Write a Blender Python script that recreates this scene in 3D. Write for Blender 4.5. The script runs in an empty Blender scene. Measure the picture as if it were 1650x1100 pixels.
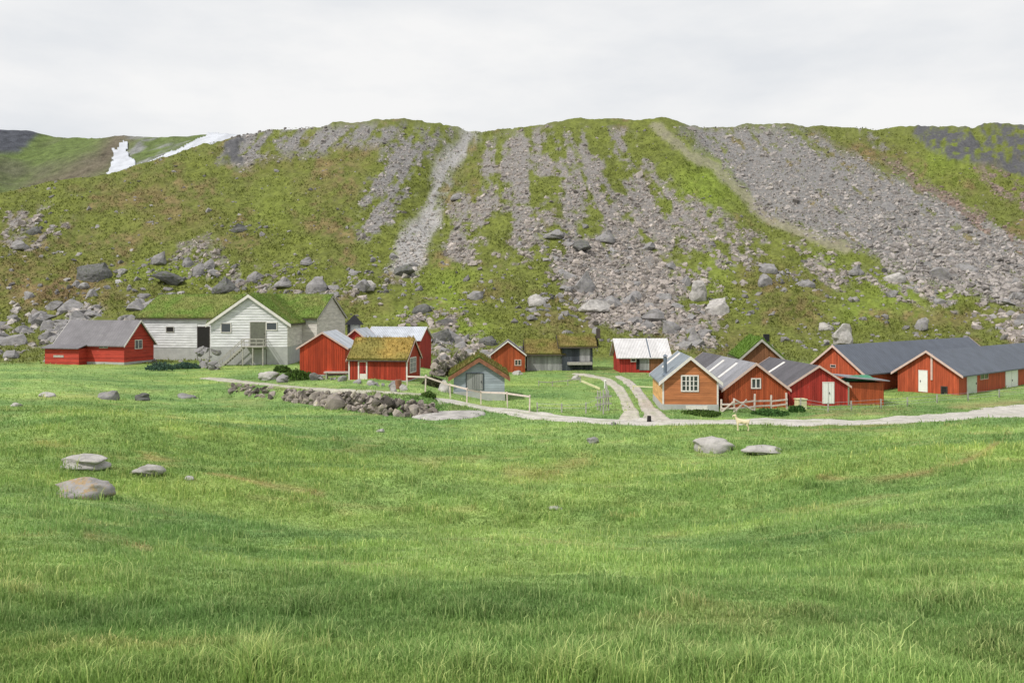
import bpy, bmesh, math, random
import numpy as np
from mathutils import Matrix, Vector, Euler
R = math.radians
SC = bpy.context.scene
COL = SC.collection
F = 1429.0; HY = 490.0; CX = 825.0; CZ = 8.0      # focal length, horizon row, centre column (in 1650 px), eye height

# ------------------------------------------------------------------ camera
cam = bpy.data.cameras.new('camera'); cam_o = bpy.data.objects.new('camera', cam); COL.objects.link(cam_o)
cam_o.location = (0, 0, CZ); cam_o.rotation_euler = (R(90), 0, 0)
cam.sensor_width = 36; cam.lens = 36 * F / 1650; cam.shift_y = -(550 - HY) / 1650
cam.clip_start = 0.1; cam.clip_end = 6000
SC.camera = cam_o

# ------------------------------------------------------------------ sky and sun
SUN_AZ = R(-128); SUN_EL = R(50)
w = bpy.data.worlds.new('World'); SC.world = w; w.use_nodes = True
nt = w.node_tree; nt.nodes.clear()
out = nt.nodes.new('ShaderNodeOutputWorld'); bg = nt.nodes.new('ShaderNodeBackground')
sky = nt.nodes.new('ShaderNodeTexSky'); sky.sky_type = 'NISHITA'; sky.sun_disc = False
sky.sun_elevation = SUN_EL; sky.sun_rotation = SUN_AZ; sky.altitude = 400; sky.dust_density = 2.0
tc = nt.nodes.new('ShaderNodeTexCoord'); mp = nt.nodes.new('ShaderNodeMapping'); mp.inputs['Scale'].default_value = (1, 1, 3)
cn = nt.nodes.new('ShaderNodeTexNoise'); cn.inputs['Scale'].default_value = 2.2; cn.inputs['Detail'].default_value = 8
cr = nt.nodes.new('ShaderNodeValToRGB'); cr.color_ramp.elements[0].position = .36; cr.color_ramp.elements[1].position = .60
cr.color_ramp.elements[0].color = (.62, .62, .62, 1)
sx = nt.nodes.new('ShaderNodeSeparateXYZ'); mr = nt.nodes.new('ShaderNodeMapRange')
mr.inputs[1].default_value = .3; mr.inputs[2].default_value = .7; mr.inputs[3].default_value = 1; mr.inputs[4].default_value = 0
mx = nt.nodes.new('ShaderNodeMath'); mx.operation = 'MAXIMUM'
mix = nt.nodes.new('ShaderNodeMixRGB')
cn2 = nt.nodes.new('ShaderNodeTexNoise'); cn2.inputs['Scale'].default_value = 3.5; cn2.inputs['Detail'].default_value = 9; cn2.inputs['Roughness'].default_value = .55
cr2 = nt.nodes.new('ShaderNodeValToRGB'); cr2.color_ramp.elements[0].position = .32; cr2.color_ramp.elements[1].position = .62
cr2.color_ramp.elements[0].color = (.80, .825, .86, 1); cr2.color_ramp.elements[1].color = (.96, .96, .96, 1)
sc9 = nt.nodes.new('ShaderNodeMixRGB'); sc9.blend_type = 'MULTIPLY'; sc9.inputs[0].default_value = 1; sc9.inputs[2].default_value = (9.6, 9.6, 9.6, 1)
L = nt.links.new
L(mp.outputs[0], cn2.inputs['Vector']); L(cn2.outputs['Fac'], cr2.inputs[0]); L(cr2.outputs[0], sc9.inputs[1]); L(sc9.outputs[0], mix.inputs[2])
L(tc.outputs['Generated'], mp.inputs['Vector']); L(mp.outputs[0], cn.inputs['Vector']); L(cn.outputs['Fac'], cr.inputs[0])
L(tc.outputs['Generated'], sx.inputs[0]); L(sx.outputs['Z'], mr.inputs[0])
L(cr.outputs[0], mx.inputs[0]); L(mr.outputs[0], mx.inputs[1]); L(mx.outputs[0], mix.inputs[0])
L(sky.outputs[0], mix.inputs[1]); L(mix.outputs[0], bg.inputs[0]); bg.inputs[1].default_value = 0.1
L(bg.outputs[0], out.inputs[0])
sl = bpy.data.lights.new('sun', 'SUN'); sl.energy = 3.2; sl.angle = R(1.5); sl.color = (1, .96, .9)
so = bpy.data.objects.new('sun', sl); COL.objects.link(so)
sd = Vector((math.sin(SUN_AZ) * math.cos(SUN_EL), math.cos(SUN_AZ) * math.cos(SUN_EL), math.sin(SUN_EL)))
so.rotation_euler = sd.to_track_quat('Z', 'Y').to_euler(); so.location = sd * 400
SC.view_settings.view_transform = 'Standard'; SC.view_settings.look = 'None'; SC.view_settings.exposure = 0.0
SC.view_settings.gamma = 1

# ------------------------------------------------------------------ numeric helpers
rng = np.random.default_rng(7); random.seed(7)
def _h(ix, iy, s):
    n = (ix * 374761393 + iy * 668265263 + s * 974634777) & 0xffffffff
    n = ((n ^ (n >> 13)) * 1274126177) & 0xffffffff
    return ((n ^ (n >> 16)) & 0xffff) / 65535.0
def vnoise(x, y, s=0):
    x = np.asarray(x, float); y = np.asarray(y, float)
    ix = np.floor(x).astype(np.int64); iy = np.floor(y).astype(np.int64)
    fx = x - ix; fy = y - iy; fx = fx * fx * (3 - 2 * fx); fy = fy * fy * (3 - 2 * fy)
    a = _h(ix, iy, s); b = _h(ix + 1, iy, s); c = _h(ix, iy + 1, s); d = _h(ix + 1, iy + 1, s)
    return (a + (b - a) * fx) * (1 - fy) + (c + (d - c) * fx) * fy
def fbm(x, y, s=0, o=4, g=.5):
    t = 0; a = 1; n = 0; x = np.asarray(x, float); y = np.asarray(y, float)
    for i in range(o):
        t = t + a * vnoise(x, y, s + i * 17); n += a; a *= g
        x, y = x * 1.62 + y * 1.21 + 3.1, y * 1.62 - x * 1.21 + 7.7
    return t / n * 2 - 1
def ss(a, b, x):
    t = np.clip((np.asarray(x, float) - a) / (b - a), 0, 1); return t * t * (3 - 2 * t)
def lerp(a, b, t): return a + (b - a) * t

WALL = [(340, 76), (470, 73.5), (540, 69.5), (600, 66.0), (660, 64.6), (720, 64.5)]  # front line of the terrace (px, distance)
def height(x, y, fine=True):
    x = np.asarray(x, float); y = np.asarray(y, float)
    k = x / np.maximum(y, 3); px = CX + F * k
    # bank on which the viewer stands
    near = np.interp(y, [-20, 0, 10, 20, 30, 45, 62], [6.9, 6.4, 4.7, 2.75, 1.45, .42, 0])
    near = near + ss(8, 40, y) * (1 - ss(48, 68, y)) * (ss(620, 60, px) * 1.3 + ss(1150, 1650, px) * .9)
    near = near + .85 * fbm(x * .05 + 3, y * .08, 8, 3) * ss(6, 20, y) * (1 - ss(52, 64, y)) - .55 * np.exp(-((y - 28 - x * x * .006) / 3.) ** 2) * ss(24, 14, np.abs(x))
    near = near + .9 * ss(330, 60, px) * ss(48, 72, y) * (1 - ss(96, 113, y))
    # terrace behind the dry stone wall
    wd = np.interp(px, [p for p, d in WALL], [d for p, d in WALL])
    th = np.interp(px, [200, 330, 450, 600, 680, 790], [.2, .5, .8, 1.35, 1.15, 0])
    ter = th * ss(wd + .1, wd + 1.2, y) * (1 - ss(92, 112, y))
    # slope
    d0 = 118 + ss(700, 100, px) * 12
    s = np.maximum(y - d0, 0)
    z = np.where(s < 60, .43 * s * s / 120, .43 * (s - 30))
    z = z + s * .045 * fbm(x * .018 + 40, y * .006, 5, 3)              # gullies down the slope
    z = z - 4 * ss(150, 260, y) * np.exp(-((px - 700 + (y - 210) * -.7) / 46.) ** 2) + 3.5 * ss(150, 240, y) * np.exp(-((px - 900) / 110.) ** 2)
    z = z - 3 * ss(170, 260, y) * np.exp(-((px - 1200 + (250 - y) * -1.1) / 50.) ** 2)
    crest = np.interp(px, [-500, 0, 175, 375, 430, 900, 1650, 2100], [14, 41.5, 48, 66.5, 71, 71.5, 70, 62]) + 1.3 * fbm(x * .03, 0 * x, 9, 4)
    q = z - crest
    z = crest + np.where(q < 0, q, 0) - .1 * np.maximum(q, 0)          # beyond the crest it falls away
    z = z + near + ter
    z = z + (.26 * fbm(x * .11, y * .14, 1, 3) + .10 * fbm(x * .3, y * .5, 6, 3)) * ss(2, 20, y) * (1 - .7 * ss(60, 75, y) * (1 - ss(118, 135, y)))
    z = z + 1.6 * fbm(x * .06, y * .06, 2, 4) * ss(6, 40, s)
    if fine:
        z = z + .07 * fbm(x * .9, y * .9, 3, 3) + .85 * fbm(x * .25, y * .25, 4, 5, .6) * ss(4, 30, s)
    return z
def proj(x, y, z): return CX + F * x / y, HY - F * (z - CZ) / y

# lattice for «which point of the ground stands behind this pixel»
_gd = np.concatenate([np.arange(4, 60, .25), np.arange(60, 330, .4)])
_gp = np.arange(-160, 1812, 4.0)
_DD, _PP = np.meshgrid(_gd, _gp)
_ZZ = height((_PP - CX) / F * _DD, _DD)
_YY = HY - F * (_ZZ - CZ) / _DD
_YM = np.minimum.accumulate(_YY, axis=1)
def ground(px, py):
    """first ground point on the line of sight through (px, py) -> x, y, z"""
    px = np.atleast_1d(np.asarray(px, float)); py = np.atleast_1d(np.asarray(py, float))
    ci = np.clip(((px - _gp[0]) / 4).round().astype(int), 0, len(_gp) - 1)
    D = np.empty(len(px))
    for i in range(len(px)):
        r = _YM[ci[i]]; j = np.searchsorted(-r, -py[i]); D[i] = _gd[min(j, len(_gd) - 1)]
    x = (px - CX) / F * D
    return x, D, height(x, D)
def g1(px, py):
    x, y, z = ground(px, py); return float(x[0]), float(y[0]), float(z[0])

def poly_sd(px, py, pts):
    """signed distance (positive inside) to a polygon"""
    pts = np.array(pts, float); d = np.full(px.shape, 1e9); ins = np.zeros(px.shape, bool)
    for i in range(len(pts)):
        ax, ay = pts[i]; bx, by = pts[(i + 1) % len(pts)]
        ex, ey = bx - ax, by - ay; t = np.clip(((px - ax) * ex + (py - ay) * ey) / (ex * ex + ey * ey), 0, 1)
        d = np.minimum(d, np.hypot(px - ax - t * ex, py - ay - t * ey))
        c = ((ay > py) != (by > py)) & (px < (bx - ax) * (py - ay) / (by - ay + 1e-12) + ax); ins ^= c
    return np.where(ins, d, -d)
def line_d(px, py, pts):
    d = np.full(px.shape, 1e9)
    for (ax, ay), (bx, by) in zip(pts[:-1], pts[1:]):
        ex, ey = bx - ax, by - ay; t = np.clip(((px - ax) * ex + (py - ay) * ey) / (ex * ex + ey * ey), 0, 1)
        d = np.minimum(d, np.hypot(px - ax - t * ex, py - ay - t * ey))
    return d

def mesh_np(name, v, quads=None, tris=None, smooth=False):
    me = bpy.data.meshes.new(name)
    v = np.asarray(v, np.float32); nq = 0 if quads is None else len(quads); ntr = 0 if tris is None else len(tris)
    me.vertices.add(len(v)); me.vertices.foreach_set('co', v.ravel())
    idx = []; st = []; c = 0
    if nq: idx.append(np.asarray(quads, np.int32).ravel()); st.append(np.arange(nq, dtype=np.int32) * 4); c = nq * 4
    if ntr: idx.append(np.asarray(tris, np.int32).ravel()); st.append(c + np.arange(ntr, dtype=np.int32) * 3)
    idx = np.concatenate(idx); st = np.concatenate(st)
    me.loops.add(len(idx)); me.loops.foreach_set('vertex_index', idx)
    me.polygons.add(len(st)); me.polygons.foreach_set('loop_start', st)
    me.update(calc_edges=True)
    me.polygons.foreach_set('use_smooth', np.full(len(st), smooth))
    me.validate(); return me
def color_attr(me, name, rgb):
    a = me.color_attributes.new(name, 'FLOAT_COLOR', 'POINT')
    c = np.ones((len(me.vertices), 4), np.float32); c[:, :3] = rgb
    a.data.foreach_set('color', c.ravel())
def link(name, me, mat=None, parent=None, loc=None):
    o = bpy.data.objects.new(name, me); COL.objects.link(o)
    if mat: me.materials.append(mat)
    if parent: o.parent = parent
    if loc is not None: o.location = loc
    return o
def tag(o, label=None, cat=None, group=None, kind=None):
    if label: o['label'] = label
    if cat: o['category'] = cat
    if group: o['group'] = group
    if kind: o['kind'] = kind
    return o

# ------------------------------------------------------------------ materials
def nmat(name):
    m = bpy.data.materials.new(name); m.use_nodes = True; t = m.node_tree
    return m, t, t.nodes['Principled BSDF']
def N(t, ty, **kw):
    n = t.nodes.new('ShaderNode' + ty)
    for k_, v_ in kw.items():
        if k_.startswith('i_'):
            key = k_[2:]; n.inputs[int(key) if key.isdigit() else key].default_value = v_
        else: setattr(n, k_, v_)
    return n
def mul(t, a, b, fac=1.0, bt='MULTIPLY'):
    m = N(t, 'MixRGB', blend_type=bt); m.inputs[0].default_value = fac
    t.links.new(a, m.inputs[1])
    if hasattr(b, 'links'): t.links.new(b, m.inputs[2])
    else: m.inputs[2].default_value = b
    return m.outputs[0]
def noise(t, scale, detail=5, rough=.55, vec=None, lo=.3, hi=.7, c0=(0, 0, 0, 1), c1=(1, 1, 1, 1)):
    n = N(t, 'TexNoise', i_Scale=scale, i_Detail=detail, i_Roughness=rough)
    if vec is None:
        tc_ = N(t, 'TexCoord'); vec = tc_.outputs['Object']
    t.links.new(vec, n.inputs['Vector'])
    r = N(t, 'ValToRGB'); e = r.color_ramp.elements; e[0].position = lo; e[1].position = hi; e[0].color = c0; e[1].color = c1
    t.links.new(n.outputs['Fac'], r.inputs[0]); return r.outputs[0], n.outputs['Fac']
def g(v): return (v, v, v, 1)
def ground_mat(name, amp=(.62, 1.35), bump=.6, attr='base', sc_=1., bd=.25):
    m, t, b = nmat(name)
    a = N(t, 'VertexColor', layer_name=attr)
    c1, f1 = noise(t, 1.1 * sc_, 7, .7, lo=.3, hi=.72, c0=g(amp[0]), c1=g(amp[1]))
    c2, f2 = noise(t, 6 * sc_, 5, .7, lo=.3, hi=.72, c0=g(.75), c1=g(1.25))
    c = mul(t, a.outputs[0], c1); c = mul(t, c, c2)
    t.links.new(c, b.inputs['Base Color']); b.inputs['Roughness'].default_value = .95; b.inputs['Specular IOR Level'].default_value = .15
    bp = N(t, 'Bump', i_Strength=bump, i_Distance=bd); t.links.new(f1, bp.inputs['Height']); t.links.new(bp.outputs[0], b.inputs['Normal'])
    return m
def leaf_mat(name, attr='tint', trans=.35):
    m, t, b = nmat(name)
    a = N(t, 'VertexColor', layer_name=attr); t.links.new(a.outputs[0], b.inputs['Base Color'])
    b.inputs['Roughness'].default_value = .7; b.inputs['Specular IOR Level'].default_value = .2
    tr = N(t, 'BsdfTranslucent'); ms = N(t, 'MixShader'); ms.inputs[0].default_value = trans
    t.links.new(a.outputs[0], tr.inputs[0]); t.links.new(b.outputs[0], ms.inputs[1]); t.links.new(tr.outputs[0], ms.inputs[2])
    t.links.new(ms.outputs[0], t.nodes['Material Output'].inputs[0]); return m
def rock_mat(name, tint=True, col=(.25, .24, .24), lichen=(.30, .30, .22), moss=(.09, .11, .03), mossiness=.62, li=.56):
    m, t, b = nmat(name)
    geo = N(t, 'NewGeometry'); oi = N(t, 'ObjectInfo'); va = N(t, 'VectorMath', operation='ADD')
    t.links.new(geo.outputs['Position'], va.inputs[0]); t.links.new(oi.outputs['Random'], va.inputs[1])
    v = va.outputs[0]
    c1, f1 = noise(t, 1.4, 6, .65, v, .35, .68, (*[x * .72 for x in col], 1), (*[x * 1.3 for x in col], 1))
    c2, _ = noise(t, 3.1 if li > .5 else 1.6, 5, .7, v, li, li + .1)
    c = N(t, 'MixRGB'); t.links.new(c2, c.inputs[0]); t.links.new(c1, c.inputs[1]); c.inputs[2].default_value = (*lichen, 1)
    c3, _ = noise(t, 2.0, 5, .7, v, mossiness, mossiness + .08)
    cm = N(t, 'MixRGB'); t.links.new(c3, cm.inputs[0]); t.links.new(c.outputs[0], cm.inputs[1]); cm.inputs[2].default_value = (*moss, 1)
    o = cm.outputs[0]
    if tint: o = mul(t, o, N(t, 'VertexColor', layer_name='tint').outputs[0])
    t.links.new(o, b.inputs['Base Color']); b.inputs['Roughness'].default_value = .9; b.inputs['Specular IOR Level'].default_value = .2
    c4, f4 = noise(t, 9, 6, .7, v)
    bp = N(t, 'Bump', i_Strength=.6, i_Distance=.08); t.links.new(f4, bp.inputs['Height']); t.links.new(bp.outputs[0], b.inputs['Normal'])
    return m
def board_mat(name, col, axis='V', width=.14, var=.22, wear=(.35, .3, .26), wearamt=.63, rough=.75):
    """painted boards; V = upright boards, H = horizontal ones"""
    m, t, b = nmat(name)
    tc_ = N(t, 'TexCoord'); s = N(t, 'SeparateXYZ'); t.links.new(tc_.outputs['Object'], s.inputs[0])
    if axis == 'V':
        ad = N(t, 'Math', operation='ADD'); t.links.new(s.outputs['X'], ad.inputs[0]); t.links.new(s.outputs['Y'], ad.inputs[1]); co = ad.outputs[0]
    else: co = s.outputs['Z']
    dv = N(t, 'Math', operation='DIVIDE'); t.links.new(co, dv.inputs[0]); dv.inputs[1].default_value = width
    fl = N(t, 'Math', operation='FLOOR'); t.links.new(dv.outputs[0], fl.inputs[0])
    fr = N(t, 'Math', operation='FRACT'); t.links.new(dv.outputs[0], fr.inputs[0])
    wn = N(t, 'TexWhiteNoise', noise_dimensions='1D'); t.links.new(fl.outputs[0], wn.inputs['W'])
    mr_ = N(t, 'MapRange'); mr_.inputs[3].default_value = 1 - var; mr_.inputs[4].default_value = 1 + var; t.links.new(wn.outputs[0], mr_.inputs[0])
    sc_ = N(t, 'Mapping'); sc_.inputs['Scale'].default_value = (3, 3, .5) if axis == 'V' else (.5, .5, 3); t.links.new(tc_.outputs['Object'], sc_.inputs[0])
    base = N(t, 'RGB'); base.outputs[0].default_value = (*col, 1)
    c1, f1 = noise(t, 1.2, 6, .65, sc_.outputs[0], .3, .7, g(.72), g(1.25))
    c = mul(t, base.outputs[0], mr_.outputs[0]); c = mul(t, c, c1)
    c2, _ = noise(t, 2.3, 6, .75, sc_.outputs[0], wearamt, wearamt + .12)
    mw = N(t, 'MixRGB'); t.links.new(c2, mw.inputs[0]); t.links.new(c, mw.inputs[1]); mw.inputs[2].default_value = (*wear, 1)
    t.links.new(mw.outputs[0], b.inputs['Base Color']); b.inputs['Roughness'].default_value = rough; b.inputs['Specular IOR Level'].default_value = .3
    # groove / lap profile
    if axis == 'V':
        pg = N(t, 'Math', operation='PINGPONG'); t.links.new(fr.outputs[0], pg.inputs[0]); pg.inputs[1].default_value = .5
        rp = N(t, 'MapRange'); rp.inputs[2].default_value = .12; t.links.new(pg.outputs[0], rp.inputs[0]); hgt = rp.outputs[0]
    else: 
        iv = N(t, 'Math', operation='SUBTRACT'); iv.inputs[0].default_value = 1; t.links.new(fr.outputs[0], iv.inputs[1]); hgt = iv.outputs[0]
    bp = N(t, 'Bump', i_Strength=1.0, i_Distance=.03); t.links.new(hgt, bp.inputs['Height']); t.links.new(bp.outputs[0], b.inputs['Normal'])
    return m
def roof_mat(name, col, axis='X', pitch=.25, metal=0., rough=.6, var=.12, rust=(.25, .18, .14), rustamt=.66, depth=.04):
    """corrugated or ribbed sheets: ribs repeat along the given local axis"""
    m, t, b = nmat(name)
    tc_ = N(t, 'TexCoord'); s = N(t, 'SeparateXYZ'); t.links.new(tc_.outputs['Object'], s.inputs[0])
    dv = N(t, 'Math', operation='DIVIDE'); t.links.new(s.outputs[axis], dv.inputs[0]); dv.inputs[1].default_value = .9
    fl = N(t, 'Math', operation='FLOOR'); t.links.new(dv.outputs[0], fl.inputs[0])
    wn = N(t, 'TexWhiteNoise', noise_dimensions='1D'); t.links.new(fl.outputs[0], wn.inputs['W'])
    mr_ = N(t, 'MapRange'); mr_.inputs[3].default_value = 1 - var; mr_.inputs[4].default_value = 1 + var; t.links.new(wn.outputs[0], mr_.inputs[0])
    base = N(t, 'RGB'); base.outputs[0].default_value = (*col, 1)
    c1, f1 = noise(t, .9, 7, .7, None, .3, .7, g(.8), g(1.2))
    c = mul(t, base.outputs[0], mr_.outputs[0]); c = mul(t, c, c1)
    c2, _ = noise(t, 1.7, 7, .75, None, rustamt, rustamt + .1)
    mw = N(t, 'MixRGB'); t.links.new(c2, mw.inputs[0]); t.links.new(c, mw.inputs[1]); mw.inputs[2].default_value = (*rust, 1)
    t.links.new(mw.outputs[0], b.inputs['Base Color']); b.inputs['Roughness'].default_value = rough; b.inputs['Metallic'].default_value = metal
    ml = N(t, 'Math', operation='MULTIPLY'); t.links.new(s.outputs[axis], ml.inputs[0]); ml.inputs[1].default_value = 2 * math.pi / pitch
    sn = N(t, 'Math', operation='SINE'); t.links.new(ml.outputs[0], sn.inputs[0])
    bp = N(t, 'Bump', i_Strength=.8, i_Distance=depth); t.links.new(sn.outputs[0], bp.inputs['Height']); t.links.new(bp.outputs[0], b.inputs['Normal'])
    return m
def plain_mat(name, col, rough=.7, var=.15, scale=3., bump=.2, metal=0.):
    m, t, b = nmat(name)
    base = N(t, 'RGB'); base.outputs[0].default_value = (*col, 1)
    c1, f1 = noise(t, scale, 6, .65, None, .3, .7, g(1 - var), g(1 + var)); c = mul(t, base.outputs[0], c1)
    t.links.new(c, b.inputs['Base Color']); b.inputs['Roughness'].default_value = rough; b.inputs['Metallic'].default_value = metal
    bp = N(t, 'Bump', i_Strength=bump, i_Distance=.02); t.links.new(f1, bp.inputs['Height']); t.links.new(bp.outputs[0], b.inputs['Normal'])
    return m
RED = (.37, .045, .022); ORED = (.46, .09, .038); OCH = (.41, .155, .06)
M = dict(
    terrain=ground_mat('terrain_ground'), leaf=leaf_mat('grass_blades'), heath=leaf_mat('heath_leaves', trans=.25),
    rock=rock_mat('scree_rock'), boulder=rock_mat('boulder_rock', False), pale_rock=rock_mat('pale_rock', False, (.40, .38, .36), (.5, .48, .42), (.2, .22, .09), .66),
    lichen_rock=rock_mat('lichen_rock', False, (.33, .31, .3), (.38, .27, .16), (.12, .14, .04), .62, .51),
    dark_rock=rock_mat('dark_rock', False, (.13, .13, .125), (.22, .21, .18), (.07, .09, .03), .56),
    snow=plain_mat('old_snow', (.48, .50, .54), .8, .2, .12, .6),
    red=board_mat('red_upright_boards', RED), redH=board_mat('red_lap_boards', (.42, .05, .03), 'H', .18),
    ored=board_mat('orange_red_boards', ORED, 'V', .16, .16, (.34, .13, .07), .6), dred=board_mat('deep_red_boards', (.40, .04, .03), 'V', .15),
    bred=board_mat('bright_red_boards', (.44, .06, .022), 'V', .22, .2, (.24, .05, .03), .56),
    ochre=board_mat('ochre_boards', OCH, 'H', .16, .14, (.42, .2, .1), .66), ochreL=board_mat('sunlit_ochre_boards', (.62, .36, .14), 'H', .16, .1),  # ochreL: the ochre boards brightened, sunlight put into the colour
    brick=board_mat('rusty_red_boards', (.40, .085, .03), 'V', .15, .2, (.3, .13, .05), .58),
    brown=board_mat('tarred_brown_boards', (.24, .105, .05), 'V', .16, .2),
    white=board_mat('white_lap_boards', (.68, .68, .68), 'H', .36, .07, (.46, .45, .44), .6), offwhite=board_mat('shaded_white_boards', (.64, .60, .55), 'H', .3, .07, (.45, .42, .38), .62),  # offwhite: white boards with the shaded side's grey put into the colour
    blue=board_mat('blue_grey_boards', (.30, .34, .38), 'H', .2, .12, (.42, .40, .38), .6), slate=board_mat('weathered_dark_boards', (.06, .07, .085), 'V', .18, .35, (.3, .31, .33), .6),
    greyb=board_mat('weathered_grey_boards', (.33, .33, .33), 'V', .2, .2), trim=plain_mat('white_trim_paint', (.72, .68, .64), .6), pink=plain_mat('pinkish_trim_paint', (.62, .46, .40), .6),
    rust=plain_mat('rust_orange_fascia', (.25, .105, .06), .85, .4, 4), concrete=plain_mat('concrete_plinth', (.42, .42, .41), .9, .15, 1.2, .4), greywood=plain_mat('bare_grey_wood', (.40, .38, .34), .85, .25, 4, .4),
    darkwood=plain_mat('dark_old_wood', (.07, .055, .045), .9, .4, 4, .4), white_door=plain_mat('white_door_paint', (.84, .84, .8), .5, .05), green_door=plain_mat('pale_green_door_paint', (.56, .62, .50), .55, .1),
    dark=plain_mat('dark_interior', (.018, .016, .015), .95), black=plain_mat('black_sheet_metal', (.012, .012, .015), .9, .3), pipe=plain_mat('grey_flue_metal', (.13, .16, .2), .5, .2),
    glass=None, olive=plain_mat('dull_olive_door', (.15, .155, .12), .8, .2, 3), turf=ground_mat('turf_soil', (.7, 1.3), 1.0), gravel=ground_mat('gravel_road', (.82, 1.2), .5), tarp=plain_mat('green_tarpaulin', (.05, .22, .12), .45, .25, 2, .6),
    goat=plain_mat('cream_hair', (.74, .62, .42), .9, .12, 9, .5), horn=plain_mat('grey_horn', (.2, .17, .13), .6), rwood=plain_mat('pale_sawn_wood', (.62, .60, .36), .7, .15, 4), postw=plain_mat('pale_fence_paint', (.66, .56, .50), .7, .2, 6),
    wire=plain_mat('galvanised_wire', (.45, .47, .47), .5, .1, metal=.5))
m_, t_, b_ = nmat('window_glass'); b_.inputs['Base Color'].default_value = (.035, .045, .05, 1); b_.inputs['Roughness'].default_value = .08; b_.inputs['Specular IOR Level'].default_value = .8; M['glass'] = m_
for ax in 'XY':
    M['metal' + ax] = roof_mat('zinc_sheet_roof_' + ax, (.55, .58, .63), ax, .22, .15, .5, .08, (.42, .42, .42), .62)
    M['wroof' + ax] = roof_mat('white_corrugated_roof_' + ax, (.72, .70, .70), ax, .18, 0, .6, .05, (.55, .52, .48), .64)
    M['slater' + ax] = roof_mat('grey_slate_roof_' + ax, (.165, .155, .165), ax, .4, 0, .7, .07, (.28, .27, .27), .62, .02)
    M['grey' + ax] = roof_mat('grey_eternit_roof_' + ax, (.27, .27, .29), ax, .2, 0, .65, .1, (.35, .34, .33), .64)
    M['dark' + ax] = roof_mat('dark_shingle_roof_' + ax, (.095, .09, .10), ax, .3, 0, .75, .12, (.16, .15, .15), .62, .03)
    M['bluer' + ax] = roof_mat('blue_grey_steel_roof_' + ax, (.10, .115, .145), ax, .3, .1, .5, .03, (.12, .13, .15), .66, .03)
    M['steel' + ax] = roof_mat('light_blue_grey_roof_' + ax, (.23, .265, .30), ax, .3, .1, .5, .06, (.3, .31, .32), .66, .03)

# ------------------------------------------------------------------ which part of the slope is grass, heath, scree, rock (measured off the photograph)
SCREE = [  # polygon, strength, colour
    ([(640, 211), (735, 211), (690, 270), (640, 350), (600, 390), (575, 385), (585, 300), (620, 250)], .75, 'dk'),
    ([(380, 200), (650, 200), (620, 232), (480, 250), (385, 268), (355, 262)], .82, 'dk'),
    ([(742, 205), (772, 205), (756, 250), (722, 300), (712, 350), (690, 395), (668, 440), (628, 440), (650, 385), (690, 330), (705, 270)], 1.0, 'lt'),
    ([(790, 225), (860, 205), (1000, 205), (1080, 300), (1190, 360), (1290, 420), (1240, 440), (1150, 470), (1060, 480), (1000, 480), (940, 470), (860, 420), (740, 430), (715, 390), (740, 320), (770, 260)], .60, 'mx'),
    ([(900, 380), (1010, 370), (1080, 420), (1090, 470), (1060, 540), (960, 520), (930, 480), (890, 420)], .8, 'mx'),
    ([(1095, 205), (1290, 205), (1370, 250), (1480, 300), (1660, 395), (1660, 500), (1560, 470), (1480, 455), (1380, 398), (1300, 372), (1235, 345), (1190, 300), (1140, 250)], .97, 'dk'),
    ([(1425, 255), (1445, 262), (1560, 335), (1660, 395), (1660, 412), (1540, 350)], .8, 'br'),
    ([(1570, 262), (1590, 258), (1665, 320), (1665, 352), (1610, 310)], .75, 'br'),
    ([(1230, 390), (1300, 395), (1380, 430), (1450, 440), (1560, 475), (1660, 520), (1660, 560), (1530, 500), (1400, 465), (1290, 450)], .6, 'mx'),
    ([(1380, 205), (1450, 205), (1560, 230), (1490, 240), (1420, 235)], .6, 'dk'),
    ([(335, 437), (480, 430), (560, 455), (690, 452), (690, 475), (560, 478), (470, 482), (335, 480)], .42, 'mx'),
    ([(0, 340), (110, 335), (120, 350), (60, 400), (0, 420)], .40, 'mx'),
    ([(600, 480), (840, 470), (880, 540), (640, 545)], .36, 'mx'),
    ([(285, 400), (340, 385), (357, 405), (350, 450), (300, 445)], .85, 'mx'),
    ([(-200, 515), (0, 500), (250, 498), (250, 535), (100, 570), (-200, 580)], .5, 'lt'),
    ([(690, 545), (770, 545), (790, 580), (730, 610), (690, 600)], .85, 'mx'),
    ([(1060, 490), (1160, 500), (1160, 560), (1090, 560)], .6, 'mx'),
]
DIRT = [([(1062, 205), (1100, 240), (1150, 270), (1190, 308), (1235, 350), (1290, 374), (1360, 400)], 9)]
CLIFF = [[(1470, 205), (1560, 205), (1560, 222), (1660, 262), (1660, 290), (1600, 270), (1540, 262), (1490, 240)], [(1560, 200), (1665, 200), (1665, 262), (1600, 245)], [(362, 232), (392, 222), (392, 262), (362, 268)]]
SCC = dict(dk=(.30, .29, .28), lt=(.37, .36, .345), mx=(.32, .30, .28), br=(.27, .215, .19))
BROWN = [(230, 320, 60, 22, .7), (290, 350, 60, 20, .5), (230, 380, 50, 14, .5), (90, 470, 90, 28, 1.), (130, 455, 60, 34, .8), (30, 430, 60, 30, .6), (430, 260, 60, 16, .4), (560, 250, 40, 30, .5), (510, 230, 40, 14, .5), (760, 300, 14, 40, .5), (1240, 450, 50, 30, .6), (1290, 500, 40, 30, .7), (1530, 510, 70, 20, .6),
         (1010, 420, 60, 20, .4), (910, 520, 60, 25, .5), (780, 470, 40, 15, .6), (1400, 250, 60, 20, .5), (1560, 290, 60, 25, .3), (520, 300, 50, 30, .3), (1190, 550, 30, 20, .4), (600, 500, 40, 20, .3)]
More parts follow.
